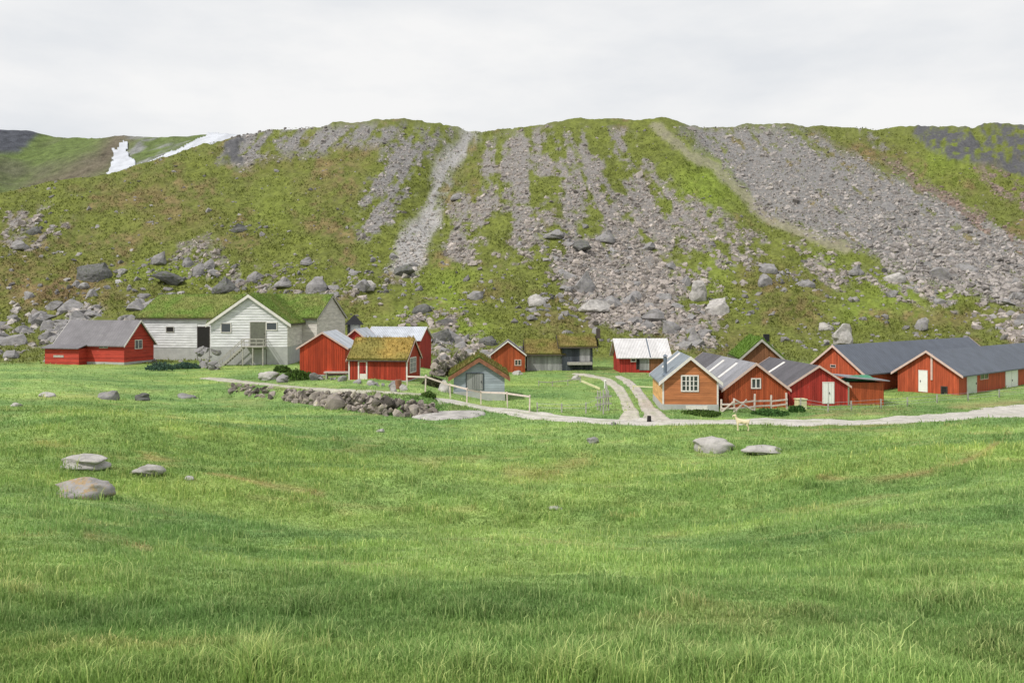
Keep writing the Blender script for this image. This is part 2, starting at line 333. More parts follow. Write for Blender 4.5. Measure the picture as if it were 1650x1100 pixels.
BRIGHT = [(730, 470, 45, 40, .8), (745, 530, 50, 20, .7), (1140, 300, 60, 50, .7), (1460, 480, 100, 30, .6), (1390, 500, 70, 22, .6), (640, 510, 50, 20, .5), (1530, 270, 60, 35, .6), (1330, 420, 50, 14, .4), (250, 440, 100, 12, .5), (450, 330, 60, 40, .2), (1150, 450, 40, 40, .4)]
def slope_masks(x, y, z):
    px, py = proj(x, y, z)
    wx = px + 16 * fbm(px / 26., py / 20., 31, 3); wy = py + 9 * fbm(px / 26., py / 20., 41, 3)
    det = fbm(px / 9., py / 6., 51, 3); det2 = fbm(px / 40., py / 30., 57, 3)
    sm = np.zeros_like(px); sc = np.zeros(px.shape + (3,))
    lean_ = np.interp(px, [300, 620, 780, 900, 1100, 1650], [.9, .75, .1, -.25, -.75, -1.5]); al = (px + lean_ * (py - 300))
    stk = fbm(al / 11., py / 75., 53, 3); stk2 = fbm(al / 30., py / 110., 54, 3)
    for pts, st, c in SCREE:
        fr_ = poly_sd(wx + 10 * stk, wy, pts); a = ss(-12, 12, fr_ + 4 * det)
        if st < .9: a = a * ss(.50 - st, .92 - st, det * .5 + stk * .5 + stk2 * .4 + det2 * .45 + .10 * ss(0, 40, fr_))
        else: a = a * np.clip(1 - .85 * ss(.18, .42, stk * .6 + det * .5 + det2 * .3 - .15 * ss(0, 40, fr_)), 0, 1)
        sc = np.where((a > sm)[..., None], np.array(SCC[c]), sc); sm = np.maximum(sm, a)
    dm = np.zeros_like(px)
    for pts, wd in DIRT: dm = np.maximum(dm, 1 - ss(wd * .4, wd * 1.3, line_d(wx * .6 + px * .4, py, pts) + 3 * det))
    cm = np.zeros_like(px)
    for pts in CLIFF: cm = np.maximum(cm, ss(-4, 5, poly_sd(wx, wy, pts)))
    def blobs(lst):
        m = np.zeros_like(px)
        for bx, by, rx, ry, st in lst: m = np.maximum(m, st * np.exp(-((wx - bx) / rx) ** 2 - ((wy - by) / ry) ** 2))
        return m
    return px, py, sm, sc, dm, cm, blobs(BROWN), blobs(BRIGHT), det, det2
GMEAD = np.array([.172, .295, .090]); GMEAD2 = np.array([.245, .345, .105]); GDRY = np.array([.26, .25, .105]); GDIRT = np.array([.27, .215, .14])
GHILL = np.array([.165, .190, .040]); GHILL2 = np.array([.115, .130, .034]); GBRI = np.array([.200, .270, .040]); GBRN = np.array([.170, .125, .060])
def meadow_color(x, y, px, py):
    n1 = fbm(x * .13, y * .26, 61, 5, .6); n2 = fbm(x * .5, y * .8, 66, 4)
    c = lerp(GMEAD, GMEAD2, ss(-.5, .6, n1)[..., None])
    dry = .75 * ss(.22, .62, n2) * .6; brk = ss(-.5, .1, n1 + n2 * .8)
    for pts, wd, st in [([(235, 735), (330, 757), (430, 780), (520, 797)], 6, .95), ([(1625, 700), (1590, 725), (1545, 748), (1500, 760), (1400, 775), (1320, 770)], 6, .9), ([(540, 712), (640, 725), (700, 745)], 12, .5),
                        ([(820, 760), (880, 765), (940, 740)], 12, .6), ([(140, 862), (200, 872), (240, 884)], 7, .8), ([(60, 712), (130, 730), (200, 742)], 8, .5), ([(400, 800), (560, 815), (660, 822)], 5, .4), ([(1300, 690), (1400, 690), (1470, 680)], 5, .7), ([(0, 655), (80, 640), (260, 628)], 6, .3),
                        ([(920, 605), (980, 603), (1040, 600)], 8, .6), ([(1290, 669), (1450, 662), (1650, 648)], 6, .95), ([(1300, 690), (1420, 688)], 6, .8), ([(370, 622), (560, 628), (700, 640)], 6, .5), ([(350, 640), (420, 650)], 8, .4)]:
        d = line_d(px, py, pts) + 3 * n2; dry = np.maximum(dry, st * brk * (1 - ss(wd * .1, wd * 1.7, d + 5 * n1)))
    c = lerp(c, GDRY, np.clip(dry, 0, 1)[..., None])
    return c * (1 + .3 * n1 + .2 * n2)[..., None] * (1 + np.array([.14, .05, -.08]) * ss(-.2, .6, fbm(x * .06 + 9, y * .09, 68, 3))[..., None]), dry
def hill_color(m):
    px, py, sm, sc, dm, cm, br, bri, det, det2 = m
    c = lerp(GHILL, GHILL2, ss(-.5, .5, det * .6 + det2)[..., None])
    c = lerp(c, GBRI, np.clip(bri, 0, 1)[..., None]); c = lerp(c, GBRN, np.clip(br * ss(-.5, .4, det + .2) * 1.2, 0, 1)[..., None])
    c = lerp(c, GBRN, (.8 * ss(.08, .5, det2) * ss(-.4, .4, det))[..., None])
    hf = fbm(px / 5., py / 2.6, 59, 3)
    return c * np.clip(1 + .32 * det + .25 * det2 + .35 * hf, .35, 1.7)[..., None]

# ------------------------------------------------------------------ terrain
kk = np.concatenate([np.arange(-520, -40, 12), np.arange(-40, 1690, 2.0), np.arange(1690, 2180, 12)])
rows = [-14, -6, -1.]
d = 2.0
while d < 420:
    rows.append(d); d += max(.09, .007 * d) if d < 60 else (.0052 * d if d < 125 else (.0036 * d if d < 300 else .02 * d))
rows = np.array(rows)
KX, RY = np.meshgrid((kk - CX) / F, rows)
X = KX * (RY + 18 * (1 - ss(0, 90, RY))); Y = RY
Zt = height(X, Y)
def terrain_color(X, Y, Z):
    Ys = np.maximum(Y, 1.)
    m = slope_masks(X, Ys, Z); px, py, sm, sc, dm, cm = m[:6]
    mc, dry = meadow_color(X, Y, px, py); hc = hill_color(m)
    k_ = ss(112, 128, Y + 6 * m[8])
    c = lerp(mc, hc, k_[..., None])
    up = ss(100, 122, Y)
    c = lerp(c, sc * np.where(sc[..., :1] > .35, .95, .70), (sm * up)[..., None]); c = lerp(c, np.array([.30, .27, .21]), (.62 * dm * up)[..., None]); c = lerp(c, np.array([.10, .10, .105]), (cm * up * ss(-.5, .1, m[8] + .6 * m[9]))[..., None])  # scree ground darker than its stones, shade of the gaps put into colour
    return c, m, dry
TC, TM, TD = terrain_color(X, Y, Zt)
cliff = TM[5] * ss(150, 200, Y); Zt = Zt + cliff * 3.2 * np.abs(fbm(X * .10, Y * .2, 77, 4, .5))
nr, nc = X.shape
ids = np.arange(nr * nc).reshape(nr, nc)
q = np.stack([ids[:-1, :-1], ids[:-1, 1:], ids[1:, 1:], ids[1:, :-1]], -1).reshape(-1, 4)
me = mesh_np('ground', np.stack([X, Y, Zt], -1).reshape(-1, 3), q, smooth=True)
color_attr(me, 'base', TC.reshape(-1, 3))
tag(link('ground', me, M['terrain']), kind='structure')

# far mountain at the upper left, with old snow in its gully
fx = np.linspace(-700, -40, 330); fy = np.linspace(335, 900, 300)
FX, FY = np.meshgrid(fx, fy)
fpx = CX + F * FX / FY
gl = -278 + (FY - 470) * -.30                                   # gully line
zf = 6 + .46 * (FY - 360) + np.abs(FX - gl) * .20 + 10 * fbm(FX * .012, FY * .012, 91, 5) * ss(350, 450, FY) + 2.5 * fbm(FX * .06, FY * .06, 93, 4)
cf = CZ + (HY - 207) / F * (535 + 75 * ss(-240, -360, FX) - 190 * ss(-200, -60, FX)) + 5 * fbm(FX * .02, FX * 0, 95, 4)
zf = np.where(zf > cf, cf - .25 * (zf - cf), zf); zf = np.minimum(zf, cf)
fpx, fpy = proj(FX, FY, zf)
n1 = fbm(FX * .03, FY * .03, 97, 4); n2 = fbm(FX * .1, FY * .1, 98, 4)
fc = lerp(np.array([.13, .175, .055]), np.array([.12, .125, .075]), ss(-.4, .5, n1)[..., None])
fc = lerp(fc, np.array([.16, .125, .105]), (.8 * np.exp(-((line_d(fpx, fpy, [(205, 205), (165, 262), (60, 310)])) / 22.) ** 2))[..., None])
fc = lerp(fc, np.array([.27, .27, .27]), (ss(.0, .5, n2) * ss(195, 215, fpx) * .9)[..., None])
fc = lerp(fc, np.array([.08, .085, .1]), ss(-4, 6, poly_sd(fpx + 10 * n2, fpy + 6 * n1, [(-60, 195), (85, 195), (55, 225), (30, 245), (-60, 250)]))[..., None])
fid = np.arange(FX.size).reshape(FX.shape)
fq = np.stack([fid[:-1, :-1], fid[:-1, 1:], fid[1:, 1:], fid[1:, :-1]], -1).reshape(-1, 4)
me = mesh_np('mountain', np.stack([FX, FY, zf], -1).reshape(-1, 3), fq, smooth=True); color_attr(me, 'base', fc.reshape(-1, 3))
tag(link('mountain', me, ground_mat('far_mountain_ground', (.55, 1.45), .9, sc_=.16, bd=2.5)), kind='structure')
# snow: sheets lying on the far slope and behind the near crest
def snow_sheet(pts, X_, Y_, Z_, off):
    gx, gy = np.meshgrid(np.arange(min(p[0] for p in pts) - 4, max(p[0] for p in pts) + 4, 1.0), np.arange(min(p[1] for p in pts) - 4, max(p[1] for p in pts) + 4, 1.0))
    return gx, gy
def far_height(x, y):
    gl_ = -278 + (y - 470) * -.30
    z_ = 6 + .46 * (y - 360) + np.abs(x - gl_) * .20 + 10 * fbm(x * .012, y * .012, 91, 5) * ss(350, 450, y) + 2.5 * fbm(x * .06, y * .06, 93, 4)
    c_ = CZ + (HY - 207) / F * (535 + 75 * ss(-240, -360, x) - 190 * ss(-200, -60, x)) + 5 * fbm(x * .02, x * 0, 95, 4)
    return np.minimum(z_, c_)
def far_ground(px, py):
    D = np.arange(340, 890, 1.5)
    kx = (px - CX) / F; hh = far_height(kx[:, None] * D[None], D[None] + 0 * kx[:, None])
    vis = (HY - F * (hh - CZ) / D[None]) <= py[:, None]
    j = np.argmax(vis, 1); j = np.where(vis.any(1), j, len(D) - 1); d_ = D[j]; return kx * d_, d_, hh[np.arange(len(px)), j]
for pts in ([(168, 292), (182, 262), (178, 240), (190, 246), (196, 228), (206, 232), (206, 252), (220, 262), (216, 300)],
            [(160, 296), (225, 268), (300, 236), (345, 212), (350, 200), (384, 200), (380, 232), (260, 285), (180, 310)]):
    gx, gy = np.meshgrid(np.arange(150, 400, 1.5), np.arange(196, 315, 1.5))
    sdv = poly_sd(gx + 5 * fbm(gx / 6., gy / 6., 5, 3), gy + 3 * fbm(gx / 6., gy / 6., 8, 3), pts) 
    wx_, wy_, wz_ = far_ground(gx.ravel(), gy.ravel())
    idm = np.arange(gx.size).reshape(gx.shape); ok = sdv > 0
    jump = np.abs(np.diff(wy_.reshape(gx.shape), axis=0)).max(initial=0)
    f_ = (ok[:-1, :-1] & ok[1:, :-1] & ok[:-1, 1:] & ok[1:, 1:])
    qq = np.stack([idm[1:, :-1], idm[1:, 1:], idm[:-1, 1:], idm[:-1, :-1]], -1)[f_]
    us, inv = np.unique(qq, return_inverse=True)
    V = np.stack([wx_, wy_, wz_ + 1.2], -1)[us]; qn = inv.reshape(-1, 4)
    me = mesh_np('snow_field', V, qn, smooth=True); o = link('snow_field', me, M['snow']); tag(o, kind='structure')
    md = o.modifiers.new('thickness', 'SOLIDIFY'); md.thickness = 1.0; md.offset = -1

# ------------------------------------------------------------------ roads and tracks: sheets draped on the ground
def strip(name, pts, width, mat=None, col=(.50, .475, .43), off=.05, wob=.12, step=.35, edge=.18):
    P = np.array([g1(*p)[:2] for p in pts]); 
    t = np.r_[0, np.cumsum(np.hypot(*np.diff(P, axis=0).T))]; n = max(4, int(t[-1] / step)); u = np.linspace(0, t[-1], n)
    # smooth the polyline
    cx_, cy_ = np.interp(u, t, P[:, 0]), np.interp(u, t, P[:, 1])
    kern = np.ones(9) / 9
    for _ in range(2):
        cx_[4:-4] = np.convolve(cx_, kern, 'valid'); cy_[4:-4] = np.convolve(cy_, kern, 'valid')
    tx, ty = np.gradient(cx_), np.gradient(cy_); ln = np.hypot(tx, ty); nx, ny = -ty / ln, tx / ln
    wv = np.interp(u, t, width) if np.ndim(width) else np.full(n, width)
    S = np.linspace(-1, 1, 13); VX = []; VC = []
    eL = 1 + edge * fbm(u * .9, u * 0, 11, 4); eR = 1 + edge * fbm(u * .9, u * 0 + 9, 12, 4)
    for s_ in S:
        e_ = np.where(s_ < 0, eL, eR); x_ = cx_ + nx * wv / 2 * s_ * e_; y_ = cy_ + ny * wv / 2 * s_ * e_
        z_ = height(x_, y_) + off + .03 * (1 - s_ * s_); z_ = z_ - (abs(s_) == 1) * (off + .05)
        VX.append(np.stack([x_, y_, z_], -1))
        nn = fbm(x_ * .8, y_ * .8, 15, 4); tr_ = np.exp(-((abs(s_) - .5) / .22) ** 2)
        c_ = np.array(col)[None] * (1 + .16 * nn + .10 * tr_ - .04)[:, None]
        gr = ss(.0, .5, nn + (.55 * (abs(s_) > .85)) - .25 * tr_)[:, None] * wob * 5
        VC.append(lerp(c_, np.array([.22, .26, .11])[None], np.clip(gr, 0, 1) * .5))
    V = np.stack(VX, 1); C_ = np.stack(VC, 1); i_ = np.arange(V.shape[0] * 13).reshape(-1, 13)
    q_ = np.stack([i_[:-1, :-1], i_[:-1, 1:], i_[1:, 1:], i_[1:, :-1]], -1).reshape(-1, 4)
    me = mesh_np(name, V.reshape(-1, 3), q_, smooth=True); color_attr(me, 'base', C_.reshape(-1, 3))
    o = link(name, me, mat or M['gravel']); tag(o, kind='structure')
    ROADS.append((cx_, cy_, wv / 2)); return o
ROADS = []
strip('gravel_road', [(1760, 654), (1650, 666), (1560, 671), (1450, 680), (1340, 681), (1200, 680), (1060, 681), (960, 680), (900, 675), (840, 667), (790, 658), (745, 651), (700, 644)], [7.6, 7.4, 6.4, 5.0, 3.8, 3.6, 3.8, 3.0, 2.8, 2.6, 2.6, 2.2, 1.6], wob=.17, edge=.3)
strip('footpath', [(700, 642), (620, 636), (540, 629), (470, 624), (420, 619), (360, 612), (330, 610)], [1.5, .9, .8, .8, 1.0, 1.8, 1.2], col=(.42, .40, .33), wob=.3)
strip('wheel_track', [(1012, 681), (1018, 664), (1008, 645), (997, 626), (978, 612), (945, 604), (925, 603)], [2.0, 1.2, 1.0, 1.2, 1.4, 1.6, 1.0], col=(.46, .43, .36), wob=.16)
strip('wheel_track', [(1066, 682), (1052, 665), (1037, 645), (1024, 626), (1010, 614), (996, 607)], [2.4, 1.5, 1.1, 1.1, 1.2, .8], col=(.46, .42, .37), wob=.16)
def on_road(x, y, m=0.):
    r = np.zeros(len(x), bool)
    for cx_, cy_, hw in ROADS:
        for i in range(0, len(cx_), 3): r |= np.hypot(x - cx_[i], y - cy_[i]) < hw[i] * .84 + m
    return r

# ------------------------------------------------------------------ rocks
def ico(sub):
    bm = bmesh.new(); bmesh.ops.create_icosphere(bm, subdivisions=sub, radius=1)
    v = np.array([p.co[:] for p in bm.verts]); f = np.array([[p.index for p in fc_.verts] for fc_ in bm.faces]); bm.free(); return v, f
def rock_shape(sub, seed, flat=.7, rough=.25, cuts=9):
    v, f = ico(sub); r = np.random.default_rng(seed); v = v.copy()
    for _ in range(cuts):                                    # planar cuts make it angular
        n = r.normal(size=3); n /= np.linalg.norm(n); dd = r.uniform(.32, .8); h_ = v @ n
        v = v - np.outer(np.maximum(h_ - dd, 0) * .97, n)
    v *= np.array([1, r.uniform(.65, 1.0), flat * r.uniform(.8, 1.15)])
    nn = fbm(v[:, 0] * 2 + seed, v[:, 1] * 2 + v[:, 2] * 3, seed, 3); v *= (1 + rough * nn)[:, None]; v *= 1.25
    return v, f
RS = [rock_shape(1, 100 + i, .75, .3, 8) for i in range(14)]
RB = [rock_shape(3, 200 + i, .72, .14, 12) for i in range(14)]
RM = [rock_shape(2, 300 + i, .75, .2, 10) for i in range(14)]
def rot(n, tilt=.5):
    a = rng.uniform(0, 2 * math.pi, n); b = rng.normal(0, tilt, n); c = rng.normal(0, tilt, n)
    ca, sa, cb, sb, cc, sc_ = np.cos(a), np.sin(a), np.cos(b), np.sin(b), np.cos(c), np.sin(c)
    Rz = np.zeros((n, 3, 3)); Rz[:, 0, 0] = ca; Rz[:, 0, 1] = -sa; Rz[:, 1, 0] = sa; Rz[:, 1, 1] = ca; Rz[:, 2, 2] = 1
    Rx = np.zeros((n, 3, 3)); Rx[:, 0, 0] = 1; Rx[:, 1, 1] = cb; Rx[:, 1, 2] = -sb; Rx[:, 2, 1] = sb; Rx[:, 2, 2] = cb
    Ry = np.zeros((n, 3, 3)); Ry[:, 1, 1] = 1; Ry[:, 0, 0] = cc; Ry[:, 0, 2] = sc_; Ry[:, 2, 0] = -sc_; Ry[:, 2, 2] = cc
    return Rz @ Rx @ Ry
def rock_stuff(name, P, S, T, shapes, label, cat):
    """P positions, S radii, T tints"""
    n = len(P); Rm = rot(n); pick = rng.integers(0, len(shapes), n); VV = []; FF = []; CC = []; base = 0
    for s_ in range(len(shapes)):
        i = np.where(pick == s_)[0]
        if not len(i): continue
        v, f = shapes[s_]
        vv = np.einsum('nij,kj->nki', Rm[i], v) * S[i][:, None, None] + P[i][:, None]
        ff = f[None] + (base + np.arange(len(i)) * len(v))[:, None, None]
        VV.append(vv.reshape(-1, 3)); FF.append(ff.reshape(-1, 3)); CC.append(np.repeat(T[i], len(v), 0)); base += len(i) * len(v)
    me = mesh_np(name, np.concatenate(VV), None, np.concatenate(FF)); color_attr(me, 'tint', np.concatenate(CC))
    return tag(link(name, me, M['rock']), label, cat, kind='stuff')

n = 85000
spx = rng.uniform(-60, 1710, n); spy = rng.uniform(204, 610, n)
sxw, syw, szw = ground(spx, spy)
mm = slope_masks(sxw, syw, szw); sm = mm[2] * ss(112, 122, syw) + .10 * ss(120, 140, syw) * (mm[8] > .3)
keep = (rng.uniform(size=n) < np.clip(sm * 1.1, 0.012 * (syw > 122), 1)) & (syw < 318) & (mm[5] < .5)
k1 = (syw > 100)
keep &= k1
sxw, syw, szw, spx_, spy_, scol = sxw[keep], syw[keep], szw[keep], spx[keep], spy[keep], mm[3][keep]
pxsize = rng.lognormal(0, .5, len(sxw)) * np.interp(spy_, [204, 330, 420, 520, 600], [3.0, 3.9, 6.0, 8.5, 9.0]) * .5 * np.where((spx_ < 260) & (spy_ > 490), 1.7, 1)
isl = (spx_ > 600) & (spx_ < 790) & (spy_ < 445) & (scol[:, 0] > .35); pxsize[isl] *= .6
rad = pxsize / F * syw
tint = np.clip(rng.normal(.92, .24, len(rad)), .4, 1.6)[:, None] * np.where(scol.sum(1, keepdims=True) > 0, scol / .25, 1.0) * np.array([1.02, 1, .98])
big = np.argsort(-pxsize)[:190]
isbig = np.zeros(len(rad), bool); isbig[big] = True
Pn = np.stack([sxw, syw, szw - .12 * rad], -1)
rock_stuff('scree', Pn[~isbig], rad[~isbig], tint[~isbig], RS, 'loose grey scree stones covering the mountainside in long fans', 'scree')
RMM = []
for v, f in RM:
    me = mesh_np('stone', v, None, f); me.materials.append(M['boulder']); RMM.append(me)
RBM = []
for v, f in RB:
    RBM.append((v, f))
def zone(px, py):
    if py > 495 and px < 260: return ('rounded grey stone in the boulder field left of the red cabin', 'stones in the boulder field at the left')
    if px < 560: return ('grey stone lying in the green slope above the white barn', 'stones on the left slope')
    if px < 840 and py > 500: return ('grey stone in the rubble behind the sheds in the middle', 'stones behind the middle sheds')
    if px < 1060 and py > 360: return ('angular grey stone in the block field above the white roofed hut', 'stones in the middle block field')
    if px > 1060 and py > 480: return ('grey stone in the grass above the right hand barns', 'stones above the right barns')
    if px > 1060: return ('grey stone on the wide scree slope at the right', 'stones on the right scree')
    return ('grey stone high on the middle scree slope', 'stones high on the middle slope')
for j in big:
    o = bpy.data.objects.new('stone', random.choice(RMM)); COL.objects.link(o)
    o.location = Pn[j]; s_ = rad[j]; o.scale = (s_ * random.uniform(.9, 1.25), s_ * random.uniform(.9, 1.2), s_ * random.uniform(.75, 1.1))
    o.rotation_euler = (random.gauss(0, .25), random.gauss(0, .25), random.uniform(0, 6.28))
    l_, g_ = zone(spx_[j], spy_[j]); tag(o, l_, 'stone', g_)
COMP = []; FGR = []
def boulder(px, py, wpx, hpx, label, mat='boulder', seed=None, name='boulder', group=None, sink=None, over=False):
    sink = (.6 if py > 600 else .4) if sink is None else sink
    """px,py = middle of its foot"""
    x, y, z = g1(px, py); W_ = wpx / F * y; H_ = hpx / F * y
    v, f = rock_shape(3, seed if seed is not None else int(px * 3 + py), 1.0, .22, 16)
    if py < 560: COMP.append((x, y, W_, wpx)); W_ *= .9
    else: FGR.append((x, y + W_ * .2, W_)); H_ *= .78
    fg = py > 600
    if fg: v, f = rock_shape(4, seed if seed is not None else int(px * 3 + py), 1.0, .2, 6)
    if not over:
        v = v.copy(); r_ = np.hypot(v[:, 0], v[:, 1]); k_ = ss(.55, -.1, v[:, 2]); v[:, :2] *= (1 + k_ * (np.clip((.95 + .12 * fbm(v[:, 0] * 1.5 + px, v[:, 1] * 1.5, 3, 3)) / np.maximum(r_, .2), 1, 3) - 1))[:, None]
    if over:                                                 # block that narrows towards the ground
        v = v.copy(); lo_ = np.clip(-v[:, 2], 0, 1); v[:, :2] *= (1 - .35 * lo_)[:, None]
    v = v / np.abs(v).max(0); v = v * np.array([W_ / 2, W_ * .38, H_ * (1 + sink) / 2]) 
    me = mesh_np(name, v, None, f, smooth=fg); o = link(name, me, M[mat]); o.location = (x, y + W_ * .2, z + H_ * (1 - sink) / 2); o.rotation_euler = (0, 0, random.uniform(-.3, .3))
    return tag(o, label, 'boulder' if name == 'boulder' else 'rock', group)
for a in [
    (148, 450, 64, 32, 'dark flat topped boulder alone on the green slope at the left', 'dark_rock'),
    (266, 463, 68, 34, 'largest dark boulder with a shaded overhanging foot above the turf roof', 'dark_rock', None, 'boulder', None, .1, True),
    (255, 428, 30, 22, 'rounded grey boulder just above the big overhanging one', 'boulder'),
    (360, 474, 50, 28, 'grey mossy boulder right behind the ridge of the white barn', 'dark_rock'),
    (318, 444, 22, 20, 'upright pale block at the top of the rubble heap on the left slope', 'boulder'),
    (335, 435, 24, 22, 'square pale block in the rubble heap on the left slope', 'boulder'),
    (302, 430, 20, 18, 'small block on the left edge of the rubble heap on the slope', 'boulder'),
    (385, 375, 34, 14, 'dark low outcrop above the rubble heap on the left slope', 'dark_rock'),
    (410, 452, 36, 20, 'grey boulder above the right half of the white barn gable', 'boulder'),
    (455, 465, 36, 18, 'low grey boulder above the turf roof of the white barn', 'boulder'),
    (492, 428, 24, 14, 'small grey boulder higher up the slope over the white barn', 'boulder'),
    (508, 470, 46, 28, 'pointed grey boulder near the right ridge of the white barn', 'boulder'),
    (585, 470, 44, 20, 'pale rounded boulder on the slope above the black cowl', 'pale_rock'),
    (648, 447, 54, 22, 'dark overhanging slab at the foot of the pale gravel streak', 'dark_rock', None, 'boulder', None, .1, True),
    (735, 322, 24, 12, 'small flat boulder high beside the pale gravel streak', 'boulder'),
    (680, 505, 40, 16, 'dark low boulder on the bright green slope in the middle', 'dark_rock'),
    (765, 482, 36, 12, 'flat grey boulder right of the bright green patch', 'boulder'),
    (710, 552, 44, 22, 'dark boulder right above the zinc roofed red shed', 'dark_rock'),
    (786, 556, 34, 20, 'dark boulder beside the little red house gable', 'dark_rock'),
    (866, 494, 36, 20, 'pale rounded boulder above the dark turf roofed shed', 'pale_rock'),
    (958, 505, 66, 22, 'long pale boulder above the white corrugated roof', 'pale_rock'),
    (944, 470, 50, 34, 'jumbled grey block in the middle of the block field', 'boulder'),
    (935, 410, 44, 24, 'dark cleft block at the top of the block field', 'dark_rock', None, 'boulder', None, .1, True),
    (890, 388, 40, 18, 'grey block at the upper left of the block field', 'boulder'),
    (975, 392, 40, 20, 'grey block at the upper right of the block field', 'boulder'),
    (1125, 486, 34, 34, 'tall pale block above the ochre house', 'pale_rock'),
    (1160, 507, 48, 28, 'pale grey boulder just right of the tall pale block', 'pale_rock'),
    (1083, 536, 36, 26, 'grey boulder above the right end of the white corrugated roof', 'boulder'),
    (1120, 556, 28, 24, 'grey boulder left of the green turf roof', 'boulder'),
    (1045, 530, 30, 16, 'small boulder above the middle of the white corrugated roof', 'boulder'),
    (1362, 556, 46, 34, 'pointed grey boulder behind the left ridge end of the long barn', 'pale_rock'),
    (1333, 532, 28, 14, 'low pale boulder left of the pointed one above the long barn', 'pale_rock'),
    (1487, 533, 26, 22, 'grey boulder behind the middle of the long blue grey roof', 'boulder'),
    (1445, 456, 40, 26, 'pale boulder at the lower edge of the wide right scree', 'pale_rock'),
    (1300, 462, 36, 16, 'pale boulder under the dirt path on the right slope', 'boulder'),
    (1240, 440, 40, 20, 'grey boulder in the stony band on the right slope', 'boulder'),
    (32, 404, 34, 16, 'grey boulder near the left edge of the picture on the slope', 'boulder'),
    (52, 378, 30, 14, 'small dark outcrop high on the slope near the left edge', 'dark_rock'),
    (130, 757, 84, 26, 'grey flat topped rock in the foreground meadow, above the lichen covered one', 'pale_rock', 5),
    (230, 768, 66, 20, 'pale pointed rock in the foreground meadow right of the grey one', 'pale_rock', 6),
    (120, 803, 108, 36, 'broad rock with orange lichen low in the foreground meadow', 'lichen_rock', 7),
    (1150, 728, 76, 30, 'biggest grey boulder in the meadow below the gravel road', 'pale_rock', 8),
    (1234, 732, 74, 14, 'low flat slab in the meadow right of the big grey boulder', 'pale_rock', 9),
    (955, 715, 22, 14, 'small grey block alone in the middle of the meadow', 'boulder', 10),
    (172, 643, 38, 24, 'grey boulder in the meadow below the red cabin', 'boulder', 11),
    (228, 646, 24, 16, 'small brownish boulder right of the one below the red cabin', 'dark_rock', 12),
    (300, 642, 36, 14, 'low boulder in the meadow below the white barn', 'boulder', 13),
    (74, 640, 30, 9, 'pale flat stone in the meadow left of the boulders below the red cabin', 'pale_rock', 14),
    (24, 655, 22, 9, 'pale round stone in the meadow at the left edge', 'pale_rock', 15),
    (612, 697, 16, 7, 'tiny pale stone in the meadow under the dry stone wall', 'pale_rock', 16),
    (897, 824, 28, 6, 'small white stone far down the foreground meadow', 'pale_rock', 17),
    (304, 774, 18, 8, 'small pale stone beside the dirt trail in the foreground', 'pale_rock', 18),
    (989, 685, 9, 8, 'small grey stone at the lower edge of the gravel road', 'boulder', 19),
    (1382, 443, 30, 18, 'grey boulder among grass on the right slope', 'boulder'),
    (510, 612, 26, 20, 'dark mossy boulder right of the pale stones by the barn', 'dark_rock'),
    (432, 612, 36, 18, 'pale boulder on the grass in front of the white barn stairs', 'pale_rock', 20),
    (454, 617, 24, 18, 'grey boulder touching the pale one in front of the white barn', 'boulder', 21),
    (716, 632, 22, 26, 'pale boulder at the left corner of the blue grey shed', 'pale_rock', 22),
    (634, 632, 14, 16, 'pale upright stone in front of the turf roofed cottage', 'pale_rock', 23),
    (650, 630, 14, 14, 'pale round stone at the right corner of the turf roofed cottage', 'pale_rock', 24),
    (598, 620, 16, 9, 'low pale stone under the cottage wall', 'pale_rock', 25),
    (835, 604, 20, 9, 'low pale stone in front of the little red house', 'pale_rock', 26),
    (928, 612, 16, 14, 'pale stone under the dark turf roofed shed', 'pale_rock', 27),
]: boulder(*a)
cp = []; cs = []
for x, y, W_, wpx in COMP:                               # smaller blocks lying about each big one
    for _ in range(30):
        a_ = rng.uniform(0, 6.28); r_ = W_ * rng.uniform(.4, 1.5); X_ = x + math.cos(a_) * r_ * 1.2; Y_ = y + math.sin(a_) * r_
        s_ = W_ * min(.17, rng.lognormal(-2.6, .5)); cp.append((X_, Y_, float(height(X_, Y_)) - s_ * .1)); cs.append(s_)
cp = np.array(cp); cs = np.array(cs)
rock_stuff('rubble', cp, cs, np.clip(rng.normal(.95, .25, len(cs)), .4, 1.6)[:, None] * np.ones(3), RM, 'small grey rubble lying around the big boulders on the slope', 'rubble')
# flat pale rock beside the road
def slab():
    pts = [(655, 673), (672, 662), (720, 659), (762, 656), (786, 661), (782, 672), (740, 677), (690, 677)]
    W_ = np.array([g1(*p)[:2] for p in pts]); c = W_.mean(0); bm = bmesh.new(); rings = []
    z0 = float(height(*c))
    for s_, dz in ((1.04, -.35), (1.0, .03), (.9, .12), (.6, .17), (.3, .18)):
        rings.append([bm.verts.new(((p[0] - c[0]) * s_, (p[1] - c[1]) * s_, dz + random.uniform(-.02, .02))) for p in W_])
    for a, b in zip(rings[:-1], rings[1:]):
        for i in range(len(a)): bm.faces.new((a[i], a[(i + 1) % len(a)], b[(i + 1) % len(a)], b[i]))
    bm.faces.new(rings[-1]); bmesh.ops.recalc_face_normals(bm, faces=bm.faces); me = bpy.data.meshes.new('rock_slab'); bm.to_mesh(me); bm.free()
    o = link('rock_slab', me, M['pale_rock']); o.location = (c[0], c[1], z0); md = o.modifiers.new('s', 'SUBSURF'); md.levels = md.render_levels = 2
    tag(o, 'wide flat pale rock slab between the dry stone wall and the gravel road', 'rock slab')
slab()
